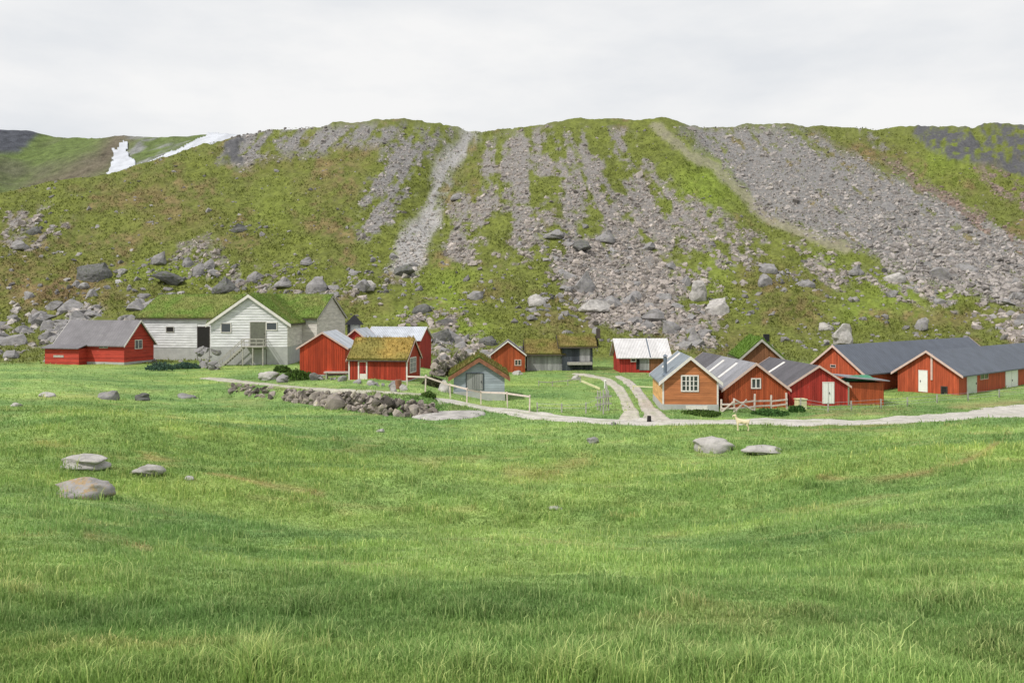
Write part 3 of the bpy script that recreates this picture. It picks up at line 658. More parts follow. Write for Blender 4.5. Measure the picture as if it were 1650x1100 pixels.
# dry stone wall along the edge of the terrace
def stone_wall(name, label, pts, n, hpx, r0, seed, rows_=3):
    r = np.random.default_rng(seed); P = []; S = []
    A = np.array([g1(*p) for p in pts]); t = np.r_[0, np.cumsum(np.hypot(*np.diff(A[:, :2], axis=0).T))]
    for k_ in range(n):
        u = r.uniform(0, t[-1]); x = np.interp(u, t, A[:, 0]); y = np.interp(u, t, A[:, 1])
        px_ = CX + F * x / y; hh = np.interp(px_, [p[0] for p in pts], hpx) / F * y; lv = r.uniform(0, 1)
        s_ = r0 * r.lognormal(0, .35) * (1 - .3 * lv)
        y2 = y + r.uniform(-.15, .25) + lv * .9; zz = float(height(x, y)) + lv * hh - .05
        P.append((x + r.uniform(-.1, .1), y2, zz)); S.append(s_)
    P = np.array(P); S = np.array(S) * .86; T = np.clip(r.normal(.82, .34, len(S)), .25, 1.8)[:, None] * np.array([1.1, 1, .88])
    c = A.mean(0); P = P - c
    o = rock_stuff(name, P, S, T, RM, label, 'stone wall'); del o['kind']; o.location = c; return o
stone_wall('stone_wall', 'rough dry stone retaining wall below the footpath in front of the red sheds', [(456, 646), (500, 652), (560, 661), (620, 670), (672, 672), (700, 668)], 420, [16, 20, 26, 28, 22, 12], .36, 3)
stone_wall('stone_wall', 'short tumbled end of stone wall at the left, below the white barn', [(365, 634), (395, 640), (440, 642)], 60, [10, 14, 10], .3, 4)
def loose(pts, hpx, n_, r0, label, group):
    A = np.array([g1(*p) for p in pts])
    for i in range(n_):
        u = random.random() * (len(pts) - 1); j = int(u); f_ = u - j; x = lerp(A[j, 0], A[j + 1, 0], f_); y = lerp(A[j, 1], A[j + 1, 1], f_) + random.uniform(-.4, .5)
        o = bpy.data.objects.new('stone', random.choice(RMM)); COL.objects.link(o); s_ = r0 * random.lognormvariate(0, .35)
        o.location = (x, y, float(height(x, y)) + random.random() ** 2 * hpx / F * y); o.scale = (s_ * 1.2, s_, s_ * .9); o.rotation_euler = (random.gauss(0, .4), random.gauss(0, .4), random.uniform(0, 6)); tag(o, label, 'stone', group)
loose([(320, 590), (352, 596)], 34, 34, .42, 'field stone in the pile against the white barn beside its dark doorway', 'stones piled by the barn doorway')
loose([(470, 610), (520, 612), (560, 614), (600, 621), (650, 626)], 3, 22, .28, 'small stone in the loose row in front of the red sheds', 'stones in front of the red sheds')
stone_wall('rubble_heap', 'rubble heap behind the blue grey shed and right of the zinc roofed shed', [(700, 606), (735, 604), (775, 590)], 170, [26, 34, 16], .5, 8)

# ------------------------------------------------------------------ small solid builders
def bm_box(bm, x0, x1, y0, y1, z0, z1):
    vs = [bm.verts.new((x, y, z)) for x in (x0, x1) for y in (y0, y1) for z in (z0, z1)]
    for f in ((0, 1, 3, 2), (4, 6, 7, 5), (0, 4, 5, 1), (2, 3, 7, 6), (0, 2, 6, 4), (1, 5, 7, 3)): bm.faces.new([vs[i] for i in f])
def bm_bar(bm, a, b, w_, h_=None):
    """rectangular bar from a to b"""
    a = Vector(a); b = Vector(b); h_ = h_ or w_; d_ = (b - a).normalized()
    up = Vector((0, 0, 1)) if abs(d_.z) < .95 else Vector((1, 0, 0)); s_ = d_.cross(up).normalized(); t_ = s_.cross(d_)
    vs = [bm.verts.new(p + s_ * w_ / 2 * i + t_ * h_ / 2 * j) for p in (a, b) for i in (-1, 1) for j in (-1, 1)]
    for f in ((0, 1, 3, 2), (4, 6, 7, 5), (0, 4, 5, 1), (2, 3, 7, 6), (0, 2, 6, 4), (1, 5, 7, 3)): bm.faces.new([vs[i] for i in f])
def bm_prism(bm, prof, f0, f1):
    """prof: list of (a,z); f0,f1 map (a,z) to the two end points"""
    A = [bm.verts.new(f0(*p)) for p in prof]; B = [bm.verts.new(f1(*p)) for p in prof]; n_ = len(prof)
    bm.faces.new(A); bm.faces.new(B[::-1])
    for i in range(n_): bm.faces.new((A[i], A[(i + 1) % n_], B[(i + 1) % n_], B[i]))
def finish(bm, name, bevel=0):
    if bevel: bmesh.ops.bevel(bm, geom=bm.edges[:], offset=bevel, segments=1, affect='EDGES')
    bmesh.ops.recalc_face_normals(bm, faces=bm.faces); me = bpy.data.meshes.new(name); bm.to_mesh(me); bm.free(); return me

def blades(P, H, Wd, tint, lean=.5, up=None):
    """grass blades as bent tapering strips: 5 vertices, one quad and one triangle each"""
    n_ = len(P); a = rng.uniform(0, 2 * math.pi, n_); dx, dy = np.cos(a), np.sin(a); la = rng.uniform(0, 2 * math.pi, n_); l_ = rng.uniform(.1, 1, n_) * lean
    lx, ly = np.cos(la) * l_, np.sin(la) * l_; V = np.zeros((n_, 5, 3)); hw = Wd / 2
    V[:, 0] = P; V[:, 0, 0] -= dx * hw; V[:, 0, 1] -= dy * hw; V[:, 1] = P; V[:, 1, 0] += dx * hw; V[:, 1, 1] += dy * hw
    mid = P.copy(); mid[:, 0] += lx * H * .35; mid[:, 1] += ly * H * .35; mid[:, 2] += H * .6
    V[:, 2] = mid; V[:, 2, 0] += dx * hw * .7; V[:, 2, 1] += dy * hw * .7; V[:, 3] = mid; V[:, 3, 0] -= dx * hw * .7; V[:, 3, 1] -= dy * hw * .7
    V[:, 4] = P; V[:, 4, 0] += lx * H; V[:, 4, 1] += ly * H; V[:, 4, 2] += H * (1 - .25 * l_); V[:, :2, 2] -= .04
    b_ = np.arange(n_)[:, None] * 5
    return V.reshape(-1, 3), b_ + np.array([[0, 1, 2, 3]]), b_ + np.array([[3, 2, 4]]), np.repeat(tint, 5, 0)

HOUSES = []
class House:
    """gabled building. Front edge runs from A (left) to B (right) as seen; local X along the front, Y away from it."""
    def __init__(s, name, label, cat, side, px, D, yaw, opx, depth, ridge, eave, apex, wall, roof, z0=None, oe=.35, og=.3, t=.09, fh=0, trim='trim', board=.16,
                 host=None, foundation='concrete', turf=False, group=None, wallname='wall', corner=None, bury=.8, apex_px=None):
        x = (px - CX) / F * D; c_, s_ = math.cos(R(yaw)), math.sin(R(yaw)); k = (opx - CX) / F
        tt = (k * D - x) / (c_ - k * s_); P0 = Vector((x, D, 0)); P1 = P0 + Vector((c_, s_, 0)) * tt
        A, B = (P0, P1) if side == 'L' else (P1, P0)
        s.W = (B - A).length; s.Lh = depth; s.u = Vector((c_, s_, 0)); s.v = Vector((-s_, c_, 0)); s.A = A; s.B = B
        s.z0 = float(height(x, D)) if z0 is None else z0
        s.M = Matrix.Translation(((A + B) / 2).to_3d() + Vector((0, 0, s.z0))) @ Matrix.Rotation(R(yaw), 4, 'Z')
        zat = lambda p, py: CZ - (py - HY) / F * p.y - s.z0
        s.ze = zat(P0, eave)
        s.rx = ridge; HOUSES.append((s.M.inverted(), s.W, depth))
        if ridge == 'y': s.zr = zat((A + B) / 2, apex)
        else: s.zr = zat((A if side == 'L' else B) + s.v * depth / 2, apex)
        if host: s.root, s.rel, s.hM = host.root, host.hM.inverted() @ s.M, host.hM
        else:
            s.root = bpy.data.objects.new(name, None); COL.objects.link(s.root); s.root.matrix_local = s.M; s.rel = Matrix.Identity(4); s.hM = s.M; s.root.empty_display_size = .5
            tag(s.root, label, cat, group)
        print('HOUSE', label and label[:40], 'W %.1f L %.1f eave %.2f ridge %.2f z0 %.2f D %.1f' % (s.W, depth, s.ze, s.zr, s.z0, D))
        W2 = s.W / 2; ze, zr, Ld = s.ze, s.zr, depth
        if ridge == 'y': s.half = W2; s.m = lambda a, b, z: (a, b, z); s.len = Ld
        else: s.half = Ld / 2; s.m = lambda a, b, z: (b - W2, Ld / 2 - a, z); s.len = s.W
        sl_ = (zr - ze) / s.half; s.slope = sl_; h_ = s.half; m = s.m
        bm = bmesh.new(); prof = [(-h_, -bury), (h_, -bury), (h_, ze), (0, zr), (-h_, ze)]
        bm_prism(bm, prof, lambda a, z: m(a, 0, z), lambda a, z: m(a, s.len, z)); s.wall = s.part(wallname, finish(bm, 'wall'), wall)
        if fh:
            bm = bmesh.new(); bm_box(bm, -W2 - .04, W2 + .04, -.04, Ld + .04, -bury - .05, fh); s.part('foundation', finish(bm, 'foundation'), foundation)
        # roof
        if not isinstance(roof, (list, tuple)): roof = [roof]
        rax = 'Y' if ridge == 'y' else 'X'
        lo = lambda a: zr - .03 - sl_ * abs(a)
        ext = h_ + oe; top = t * math.sqrt(1 + sl_ * sl_); s.top = top
        prof = [(-ext, lo(ext)), (0, lo(0)), (ext, lo(ext)), (ext, lo(ext) + top), (0, lo(0) + top), (-ext, lo(ext) + top)]
        bm = bmesh.new(); bm_prism(bm, prof, lambda a, z: m(a, -og, z), lambda a, z: m(a, s.len + og, z))
        rm = 'turf' if turf else roof[0] + rax
        if turf:
            s.roof = s.part('roof', finish(bm, 'roof'), 'darkwood')
            s.turf(ext, og, lo, top)
        else: s.roof = s.part('roof', finish(bm, 'roof'), rm)
        # barge boards on both gables, joined as one piece each
        if trim:
            for b0, b1 in ((-og - .045, -og - .003), (s.len + og + .003, s.len + og + .045)):
                e2 = ext + .03; th_ = board * math.sqrt(1 + sl_ * sl_); hi = top + .025
                prof = [(-e2, lo(e2) + hi - th_), (0, lo(0) + hi - th_), (e2, lo(e2) + hi - th_), (e2, lo(e2) + hi), (0, lo(0) + hi), (-e2, lo(e2) + hi)]
                bm = bmesh.new(); bm_prism(bm, prof, lambda a, z: m(a, b0, z), lambda a, z: m(a, b1, z)); s.part('bargeboard', finish(bm, 'bargeboard'), trim, s.roof)
        if corner:
            zt = ze - .06
            for xx in (-W2, W2):
                for yy in (0, Ld): bm = bmesh.new(); bm_box(bm, xx - .09 if xx > 0 else xx - .03, xx + .03 if xx > 0 else xx + .09, yy - .03 if yy == 0 else yy - .09, yy + .09 if yy == 0 else yy + .03, fh - .3 if not fh else fh + .005, zt); s.part('corner_board', finish(bm, 'corner_board'), corner)
    def part(s, name, me, mat, parent=None):
        o = bpy.data.objects.new(name, me); COL.objects.link(o)
        if mat: me.materials.append(M[mat] if isinstance(mat, str) else mat)
        if parent: o.parent = parent
        else: o.parent = s.root; o.matrix_local = s.rel
        return o
    def turf(s, ext, og, lo, top):
        """a thick uneven sod layer with tufts on it"""
        h_ = ext - .02; nb = max(10, int((s.len + 2 * og) / .3)); na = 13; bs = np.linspace(-og + .01, s.len + og - .01, nb); V = []; 
        aa = np.linspace(-h_, h_, 2 * na + 1)
        Bg, Ag = np.meshgrid(bs, aa); th_ = .20 + .07 * fbm(Bg * 1.3, Ag * 1.3 + s.len, 21, 4) 
        edge = (np.abs(Ag) > h_ - .01) | (Bg < bs[0] + .01) | (Bg > bs[-1] - .01); th_ = np.where(edge, .14, th_)
        zb = s.zr - .03 - s.slope * np.abs(Ag) + top - .01
        Z_ = zb + th_; Pt = np.stack([Ag, Bg, Z_], -1); Pb = np.stack([Ag, Bg, zb + .014], -1)
        conv = lambda Q: np.array([s.m(*p) for p in Q.reshape(-1, 3)])
        nA, nB = Ag.shape; idt = np.arange(nA * nB).reshape(nA, nB); idb = idt + nA * nB
        qd = [np.stack([idt[:-1, :-1], idt[:-1, 1:], idt[1:, 1:], idt[1:, :-1]], -1).reshape(-1, 4)]
        for a0, a1 in ((idt[0], idb[0]), (idb[-1], idt[-1]), (idb[:, 0], idt[:, 0]), (idt[:, -1], idb[:, -1])): qd.append(np.stack([a0[:-1], a0[1:], a1[1:], a1[:-1]], -1))
        me = mesh_np('turf', np.concatenate([conv(Pt), conv(Pb)]), np.concatenate(qd), smooth=True)
        nz = fbm(Bg * .5 + s.len * 3, Ag * .8, 23, 3); colr = lerp(np.array(s.tc[0]), np.array(s.tc[1]), ss(-.4, .5, nz)[..., None]).reshape(-1, 3)
        color_attr(me, 'base', np.concatenate([colr, colr])); o = s.part('turf', me, 'turf', s.roof)
        n_ = int(s.len * ext * 2 * 42); a = rng.uniform(-h_, h_, n_); b = rng.uniform(-og, s.len + og, n_)
        z = s.zr - .03 - s.slope * np.abs(a) + top + .15; nz = fbm(b * .5 + s.len * 3, a * .8, 23, 3)
        P = np.array([s.m(*p) for p in zip(a, b, z)]); tn = lerp(np.array(s.tc[0]), np.array(s.tc[1]), ss(-.4, .5, nz + rng.normal(0, .2, n_))[:, None]) * rng.uniform(.7, 1.5, (n_, 1))
        V, Q, T, C = blades(P, rng.uniform(.12, .34, n_), rng.uniform(.05, .1, n_), tn)
        me = mesh_np('roof_grass', V, Q, T); color_attr(me, 'tint', C); o = s.part('roof_grass', me, 'leaf', s.roof)
    tc = ((.16, .24, .05), (.21, .23, .07))
    # --- features laid on a wall; the rectangle is measured in the photograph and lands on the wall plane
    def face(s, f):
        if f == 'front': return s.A, s.u, lambda a, o, z: (a - s.W / 2, -o, z)
        if f == 'right': return s.B, s.v, lambda a, o, z: (s.W / 2 + o, a, z)
        return s.A, s.v, lambda a, o, z: (-s.W / 2 - o, a, z)
    def rect(s, f, x0, x1, y0, y1):
        O, d_, mp_ = s.face(f); r = []
        for p in (x0, x1):
            k = (p - CX) / F; r.append((k * O.y - O.x) / (d_.x - k * d_.y))
        am = sum(r) / 2; Dm = O.y + d_.y * am; z = [CZ - (p - HY) / F * Dm - s.z0 for p in (y0, y1)]
        return min(r), max(r), min(z), max(z), mp_
    def fbox(s, bm, mp_, a0, a1, o0, o1, z0, z1):
        p = mp_(a0, o0, z0); q_ = mp_(a1, o1, z1); bm_box(bm, min(p[0], q_[0]), max(p[0], q_[0]), min(p[1], q_[1]), max(p[1], q_[1]), p[2], q_[2])
    def window(s, f, x0, x1, y0, y1, nx=2, ny=2, frame='trim', fw=.09, mw=.035, glass='glass', off=0):
        a0, a1, z0, z1, mp_ = s.rect(f, x0, x1, y0, y1); bm = bmesh.new()
        for q_ in ((a0, a1, z0, z0 + fw), (a0, a1, z1 - fw, z1), (a0, a0 + fw, z0 + fw, z1 - fw), (a1 - fw, a1, z0 + fw, z1 - fw)): s.fbox(bm, mp_, q_[0], q_[1], -.05, .05 + off, q_[2], q_[3])
        for i in range(1, nx): c = a0 + fw + (a1 - a0 - 2 * fw) * i / nx; w2 = mw * (1.4 if i * 2 == nx else 1); s.fbox(bm, mp_, c - w2, c + w2, -.04, .04 + off, z0 + fw, z1 - fw)
        for i in range(1, ny): c = z0 + fw + (z1 - z0 - 2 * fw) * i / ny; s.fbox(bm, mp_, a0 + fw, a1 - fw, -.04, .037 + off, c - mw / 2, c + mw / 2)
        o = s.part('window', finish(bm, 'window'), frame)
        bm = bmesh.new(); s.fbox(bm, mp_, a0 + fw * .6, a1 - fw * .6, -.03, .012 + off, z0 + fw * .6, z1 - fw * .6)
        p = s.part('pane', finish(bm, 'pane'), glass, o); return o
    def door(s, f, x0, x1, y0, y1, mat, frame='trim', fw=.06, leaves=1, off=0, handle=True, braces=True):
        a0, a1, z0, z1, mp_ = s.rect(f, x0, x1, y0, y1); bm = bmesh.new()
        nb = max(3, int((a1 - a0) / .16)); w_ = (a1 - a0) / nb
        for i in range(nb): s.fbox(bm, mp_, a0 + i * w_ + .006, a0 + (i + 1) * w_ - .006, -.03, .035 + off, z0, z1)
        o = s.part('door', finish(bm, 'door'), mat)
        bm = bmesh.new()
        for q_ in ((a0 - fw, a0, z0, z1 + fw), (a1, a1 + fw, z0, z1 + fw), (a0, a1, z1, z1 + fw)): s.fbox(bm, mp_, q_[0], q_[1], -.04, .055 + off, q_[2], q_[3])
        if frame: s.part('door_frame', finish(bm, 'frame'), frame, o)
        else: bm.free()
        if handle:
            bm = bmesh.new(); ha = a1 - .14 if leaves == 1 else (a0 + a1) / 2 + .08; zm = z0 + (z1 - z0) * .5
            s.fbox(bm, mp_, ha - .02, ha + .02, .034 + off, .09 + off, zm - .08, zm + .08); s.part('handle', finish(bm, 'handle'), 'black', o)
        if braces and leaves == 2:
            bm = bmesh.new(); s.fbox(bm, mp_, (a0 + a1) / 2 - .012, (a0 + a1) / 2 + .012, .03 + off, .039 + off, z0, z1); s.part('seam', finish(bm, 'seam'), 'dark', o)
        return o
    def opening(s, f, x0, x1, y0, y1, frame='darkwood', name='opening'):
        """frame around a flat dark panel on the wall; the shade of the inside is painted"""
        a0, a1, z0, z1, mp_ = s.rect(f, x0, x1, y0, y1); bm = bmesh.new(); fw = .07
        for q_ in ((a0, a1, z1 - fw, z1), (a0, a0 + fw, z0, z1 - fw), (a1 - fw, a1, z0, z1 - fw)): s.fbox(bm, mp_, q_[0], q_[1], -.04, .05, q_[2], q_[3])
        o = s.part(name, finish(bm, name), frame); bm = bmesh.new(); s.fbox(bm, mp_, a0 + fw, a1 - fw, -.03, .01, z0, z1 - fw); s.part('dark_inside', finish(bm, 'inside'), 'dark', o); return o  # flat panel, darkness of the inside put into its colour
    def panel(s, f, x0, x1, y0, y1, mat, name, th=.05, off=0):
        a0, a1, z0, z1, mp_ = s.rect(f, x0, x1, y0, y1); bm = bmesh.new(); s.fbox(bm, mp_, a0, a1, -.03, th + off, z0, z1); return s.part(name, finish(bm, name), mat)
    def roof_strip(s, sideA, b0, b1, a0, a1, mat, name, th=.03):
        """a sheet lying on one roof plane; a = distance from the ridge, b = distance along the ridge"""
        lo = lambda a: s.zr - .03 - s.slope * a + s.top; bm = bmesh.new(); sg = sideA
        prof = [(sg * a0, lo(a0) + .006), (sg * a1, lo(a1) + .006), (sg * a1, lo(a1) + th), (sg * a0, lo(a0) + th)]
        bm_prism(bm, prof, lambda a, z: s.m(a, b0, z), lambda a, z: s.m(a, b1, z)); return s.part(name, finish(bm, name), mat, s.roof)
    def flue(s, px_b, a, b, r, h, mat='pipe', name='chimney', cap=True):
        z = s.zr - s.slope * abs(a); bm = bmesh.new()
        bmesh.ops.create_cone(bm, cap_ends=True, segments=14, radius1=r, radius2=r, depth=h + .3, matrix=Matrix.Translation(Vector(s.m(a, b, z + (h - .3) / 2 + .1))))
        if cap: bmesh.ops.create_cone(bm, cap_ends=True, segments=14, radius1=r * 1.7, radius2=r * .4, depth=.14, matrix=Matrix.Translation(Vector(s.m(a, b, z + h + .2))))
        bmesh.ops.create_cone(bm, cap_ends=True, segments=14, radius1=r * 2.3, radius2=r * 1.1, depth=.16, matrix=Matrix.Translation(Vector(s.m(a, b, z + s.top + .02))))
        return s.part(name, finish(bm, name), mat, s.roof)
    def block(s, a, b, wa, wb, z0, z1, mat, name='chimney', parent=None):
        bm = bmesh.new(); p = s.m(a - wa / 2, b - wb / 2, z0); q_ = s.m(a + wa / 2, b + wb / 2, z1)
        bm_box(bm, min(p[0], q_[0]), max(p[0], q_[0]), min(p[1], q_[1]), max(p[1], q_[1]), z0, z1); return s.part(name, finish(bm, name), mat, parent or s.roof)

def Dg(px, py): return g1(px, py)[1]

# ---- 1 red cabin at the left
H = House('cabin', 'dark red cabin with grey slate roof standing leftmost, by the boulder field', 'cabin', 'R', 200, 117, -15, 90, 6.0, 'x', 554, 517, 'redH', 'slater', oe=.35, og=.3, fh=.35, trim='trim')
H.window('right', 217, 229, 547, 562, 2, 1); H.window('front', 160, 174, 555, 561, 2, 1, frame='greywood')
bm = bmesh.new(); W2 = H.W / 2
bm_box(bm, -W2 - .4, -W2 + 5.0, -1.5, -.002, -.8, H.ze - .62)
H.part('lean_to', finish(bm, 'lean_to'), 'redH')
bm = bmesh.new(); z1 = H.ze - H.slope * .35 + .05; s_ = H.slope * .30
bm_prism(bm, [(-1.95, H.ze - .66), (-.36, H.ze - .24), (-.36, H.ze - .13), (-1.95, H.ze - .55)], lambda a, z: (-W2 - .7, a, z), lambda a, z: (-W2 + 5.3, a, z)); H.part('lean_to_roof', finish(bm, 'lean_roof'), 'slaterX')
bm = bmesh.new(); bm_box(bm, -W2 + 1, -W2 + 2.6, -1.54, -1.501, .95, 1.25); H.part('window', finish(bm, 'window'), 'greywood')
# ---- 2 white barn with turf roof
H = House('barn', 'large white boarded barn with grass roof and outside stair, behind the red sheds', 'barn', 'R', 511, 125, -8, 222, 12, 'x', 512, 477, 'white', 'dark', turf=True, oe=.45, og=.22, t=.12, fh=1.6, trim='greywood', board=.3)
big = H
H.window('front', 268, 281, 526, 535, 1, 1, frame='greywood', glass='dark', off=.095); 
H.panel('front', 466, 511, 519, 600, 'offwhite', 'wall_cladding', .06)
bm = bmesh.new(); h_ = H.half - .02   # right gable cladding, its shaded grey put into the board colour
bm_prism(bm, [(-h_, -.8), (h_, -.8), (h_, H.ze - .05), (0, H.zr - .1), (-h_, H.ze - .05)], lambda a, z: H.m(a, H.len - .01, z), lambda a, z: H.m(a, H.len + .06, z)); H.part('gable_cladding', finish(bm, 'gable_cladding'), 'offwhite')
H.opening('front', 318, 338, 526, 588)
G = House('wing', '', '', 'L', 340, 117, 0, 463, 13, 'y', 519, 476, 'white', 'dark', turf=True, oe=.55, og=.45, t=.12, fh=2.35, trim='trim', board=.34, host=big)
G.window('front', 356, 373, 520, 536, 1, 1, fw=.1, off=.095); G.window('front', 429, 447, 519, 532, 1, 1, fw=.1, off=.095); G.door('front', 404, 428, 519, 557, 'olive', frame='greywood', fw=.08, off=.095); G.opening('front', 406, 430, 562, 600, name='landing_shade')  # dark panel under the landing stands for its shade, no opening there
bm = bmesh.new(); bm_box(bm, G.W / 2 + .001, G.W / 2 + .06, -.03, 7.9, 2.35, G.ze - .2); G.part('wall_cladding', finish(bm, 'cl'), 'offwhite')  # right side of the wing, shade put into the board colour
def laps(Hs, x0, x1, z0, bh, gable, name='lap_boards'):
    bm = bmesh.new(); z = z0; top = Hs.zr if gable else Hs.ze
    while z < top - .12:
        z2 = min(z + bh, top - .06); a0_, a1_ = x0, x1; b0_, b1_ = x0, x1
        if gable:
            lim = lambda zz: min(Hs.W / 2, max(.02, (Hs.zr - zz) / Hs.slope - .03)) if zz > Hs.ze - .05 else Hs.W / 2
            a0_, a1_, b0_, b1_ = -lim(z), lim(z), -lim(z2), lim(z2)
        v_ = [bm.verts.new(p) for p in ((a0_, .01, z), (a1_, .01, z), (b1_, .01, z2), (b0_, .01, z2), (a0_, -.085, z), (a1_, -.085, z), (b1_, -.015, z2), (b0_, -.015, z2))]
        for f_ in ((0, 3, 2, 1), (4, 5, 6, 7), (0, 1, 5, 4), (1, 2, 6, 5), (2, 3, 7, 6), (3, 0, 4, 7)): bm.faces.new([v_[i] for i in f_])
        z = z2
    return Hs.part(name, finish(bm, name), 'white')
laps(G, 0, 0, 2.36, .36, True); x318 = H.rect('front', 318, 338, 526, 588); laps(H, -H.W / 2, x318[0] - H.W / 2 - .02, 1.62, .36, False)
# timber landing and stair in front of the wing
a0, a1, z0, z1, mp_ = G.rect('front', 397, 431, 557, 600); xa, xb = a0 - G.W / 2, a1 - G.W / 2; zl = z1
bm = bmesh.new(); bm_box(bm, xa, xb, -2.0, -.06, zl - .12, zl)
for xx in (xa + .08, (xa + xb) / 2, xb - .08): bm_box(bm, xx - .07, xx + .07, -1.95, -1.81, -.6, zl - .121)
LD = G.part('landing', finish(bm, 'landing'), 'greywood')
bm = bmesh.new()
for zz in (.5, .95): bm_bar(bm, (xa, -1.95, zl + zz), (xb, -1.95, zl + zz), .05, .12); bm_bar(bm, (xb - .03, -1.9, zl + zz), (xb - .03, -.1, zl + zz), .05, .12)
for xx in np.linspace(xa, xb, 4): bm_bar(bm, (xx, -1.95, zl), (xx, -1.95, zl + 1), .08)
G.part('railing', finish(bm, 'railing'), 'greywood', LD)
bm = bmesh.new(); xs = xa - 3.0; zb = -.2; ns = 10
for i in range(ns):
    f = (i + .5) / ns; x = lerp(xa, xs, f); z = lerp(zl, zb, f); bm_box(bm, x - .16, x + .16, -1.9, -.8, z - .04, z)
for yy in (-1.92, -.78): bm_bar(bm, (xa, yy, zl - .15), (xs, yy, zb - .15), .06, .26); bm_bar(bm, (xa, yy, zl + .85), (xs, yy, zb + .85), .05, .11)
for yy in (-1.92, -.78):
    for f in (.02, .5, .97): bm_bar(bm, (lerp(xa, xs, f), yy, lerp(zl, zb, f) - .1), (lerp(xa, xs, f), yy, lerp(zl, zb, f) + .9), .08)
G.part('stair', finish(bm, 'stair'), 'greywood')
# ---- 3 red plank shed with zinc roof
D = Dg(522, 606); H = House('shed', 'bright red upright plank shed with zinc roof, next to the white barn', 'shed', 'L', 483, D, 2, 556, 8, 'y', 559, 536, 'bred', 'metal', fh=.3, trim='pink', board=.15, oe=.3, og=.15)
H.door('front', 536, 552, 562, 598, 'bred', frame=None, handle=False); H.panel('front', 523, 560, 598, 601, 'pink', 'sill_board', .5)
# ---- 4 red cottage with turf roof
House.tc = ((.36, .25, .07), (.24, .21, .06))
D = Dg(650, 615); H = House('cottage', 'small red cottage with yellowish turf roof and white corner boards by the stone wall', 'cottage', 'R', 656, D, -9, 562, 4.4, 'x', 578, 548, 'red', 'dark', turf=True, oe=.3, og=.12, t=.08, fh=.12, trim='pink', board=.13, corner='trim')
H.door('front', 579, 590, 583, 613, 'dred', fw=.12); H.panel('front', 580, 590, 602, 613, 'trim', 'kick_board', .05, .02); H.window('right', 660, 670, 575, 600, 2, 3, glass='greyb')
# ---- 5 long red shed with light zinc roof behind the cottage
House.tc = ((.16, .24, .05), (.21, .23, .07))
big5 = House('shed', 'long red shed with pale zinc roof and black pointed cowl, behind the turf roofed cottage', 'shed', 'R', 676, 105, -8, 590, 6.0, 'x', 547, 527, 'dred', 'metal', oe=.3, og=.2, trim='trim', board=.12)
A5 = House('annex', '', '', 'L', 546, 99, 0, 598, 8, 'y', 553, 531, 'dred', 'metal', oe=.2, og=.15, trim='pink', board=.16, host=big5)
bm = bmesh.new(); cx_ = -1.15; cy_ = 6.0; zt = CZ - (523 - HY) / F * 105 - A5.z0; bm_box(bm, cx_ - .62, cx_ + .62, cy_ - .62, cy_ + .62, .5, zt)
CH = A5.part('chimney', finish(bm, 'chimney'), 'concrete', A5.roof); bm = bmesh.new(); bm_bar(bm, (cx_ - .5, cy_ - .7, zt - 1.6), (cx_ - .5, cy_ - .7, zt), .3)
zp = CZ - (507 - HY) / F * 105 - A5.z0
bmesh.ops.create_cone(bm, cap_ends=True, segments=4, radius1=1.4, radius2=.04, depth=zp - zt, matrix=Matrix.Translation((cx_, cy_, (zt + zp) / 2)) @ Matrix.Rotation(R(45), 4, 'Z')); A5.part('chimney_cowl', finish(bm, 'cowl'), 'black', A5.roof)
# ---- 7 little red house
H = House('cabin', 'little red cabin with white rakes, half hidden by the blue grey shed', 'cabin', 'L', 791, Dg(845, 600), 0, 846, 5, 'y', 571, 550, 'brick', 'dark', oe=.15, og=.25, trim='trim', board=.14)
H.window('front', 829, 840, 579, 589, 2, 1, frame='pink')
# ---- 8 blue grey shed
House.tc = ((.13, .165, .035), (.19, .16, .05))
D = Dg(770, 642); H = House('shed', 'weathered blue grey shed with rust coloured rakes and turf roof, beside the rail fence', 'shed', 'L', 731, D, 3, 813, 5.2, 'y', 604, 578, 'blue', 'dark', turf=True, oe=.42, og=.3, t=.1, trim='rust', board=.3, fh=.12)
H.door('front', 752, 778, 602, 628, 'greyb', frame='slate', fw=.07)
# ---- 9 dark turf roofed shed
House.tc = ((.15, .165, .035), (.22, .17, .06))
D = Dg(905, 597); b9 = House('shed', 'dark weathered shed with turf roof merging into the slope, left of the white roofed hut', 'shed', 'L', 906, D, 2, 955, 4.5, 'x', 557, 541, 'slate', 'dark', turf=True, oe=.5, og=.5, t=.12, trim='darkwood', board=.25)
b9.panel('front', 934, 951, 559, 582, 'greyb', 'plank_panel', .05); b9.panel('front', 914, 953, 583, 587, 'greywood', 'loading_sill', .9)
b9.block(0.3, 4.6, .45, .45, b9.zr - .3, b9.zr + .9, 'darkwood')
L9 = House('low_wing', '', '', 'L', 849, D + .3, 2, 907, 4, 'x', 568, 549, 'greyb', 'dark', turf=True, oe=.5, og=.3, t=.12, trim='darkwood', board=.22, host=b9)
# ---- 10 hut with white corrugated roof
D = Dg(1010, 600); H = House('hut', 'small red and brown hut under a white corrugated roof beyond the wheel tracks', 'hut', 'L', 999, D, 3, 1076, 4.6, 'x', 573, 546, 'dred', 'wroof', oe=.35, og=.45, t=.08, trim=None)
H.panel('front', 1030, 1046, 574, 596, 'greyb', 'plank_panel', .05); H.panel('front', 1046, 1074, 574, 597, 'brown', 'wall_cladding', .04); H.window('front', 1016, 1025, 577, 583, 1, 1); H.opening('front', 1025, 1031, 576, 595)
H.roof_strip(-1, 3.98, 4.1, .02, H.half + .36, 'darkwood', 'roof_seam', .035) if False else H.roof_strip(1, 3.5, 3.62, .0, H.half + .34, 'pipe', 'roof_seam', .035)
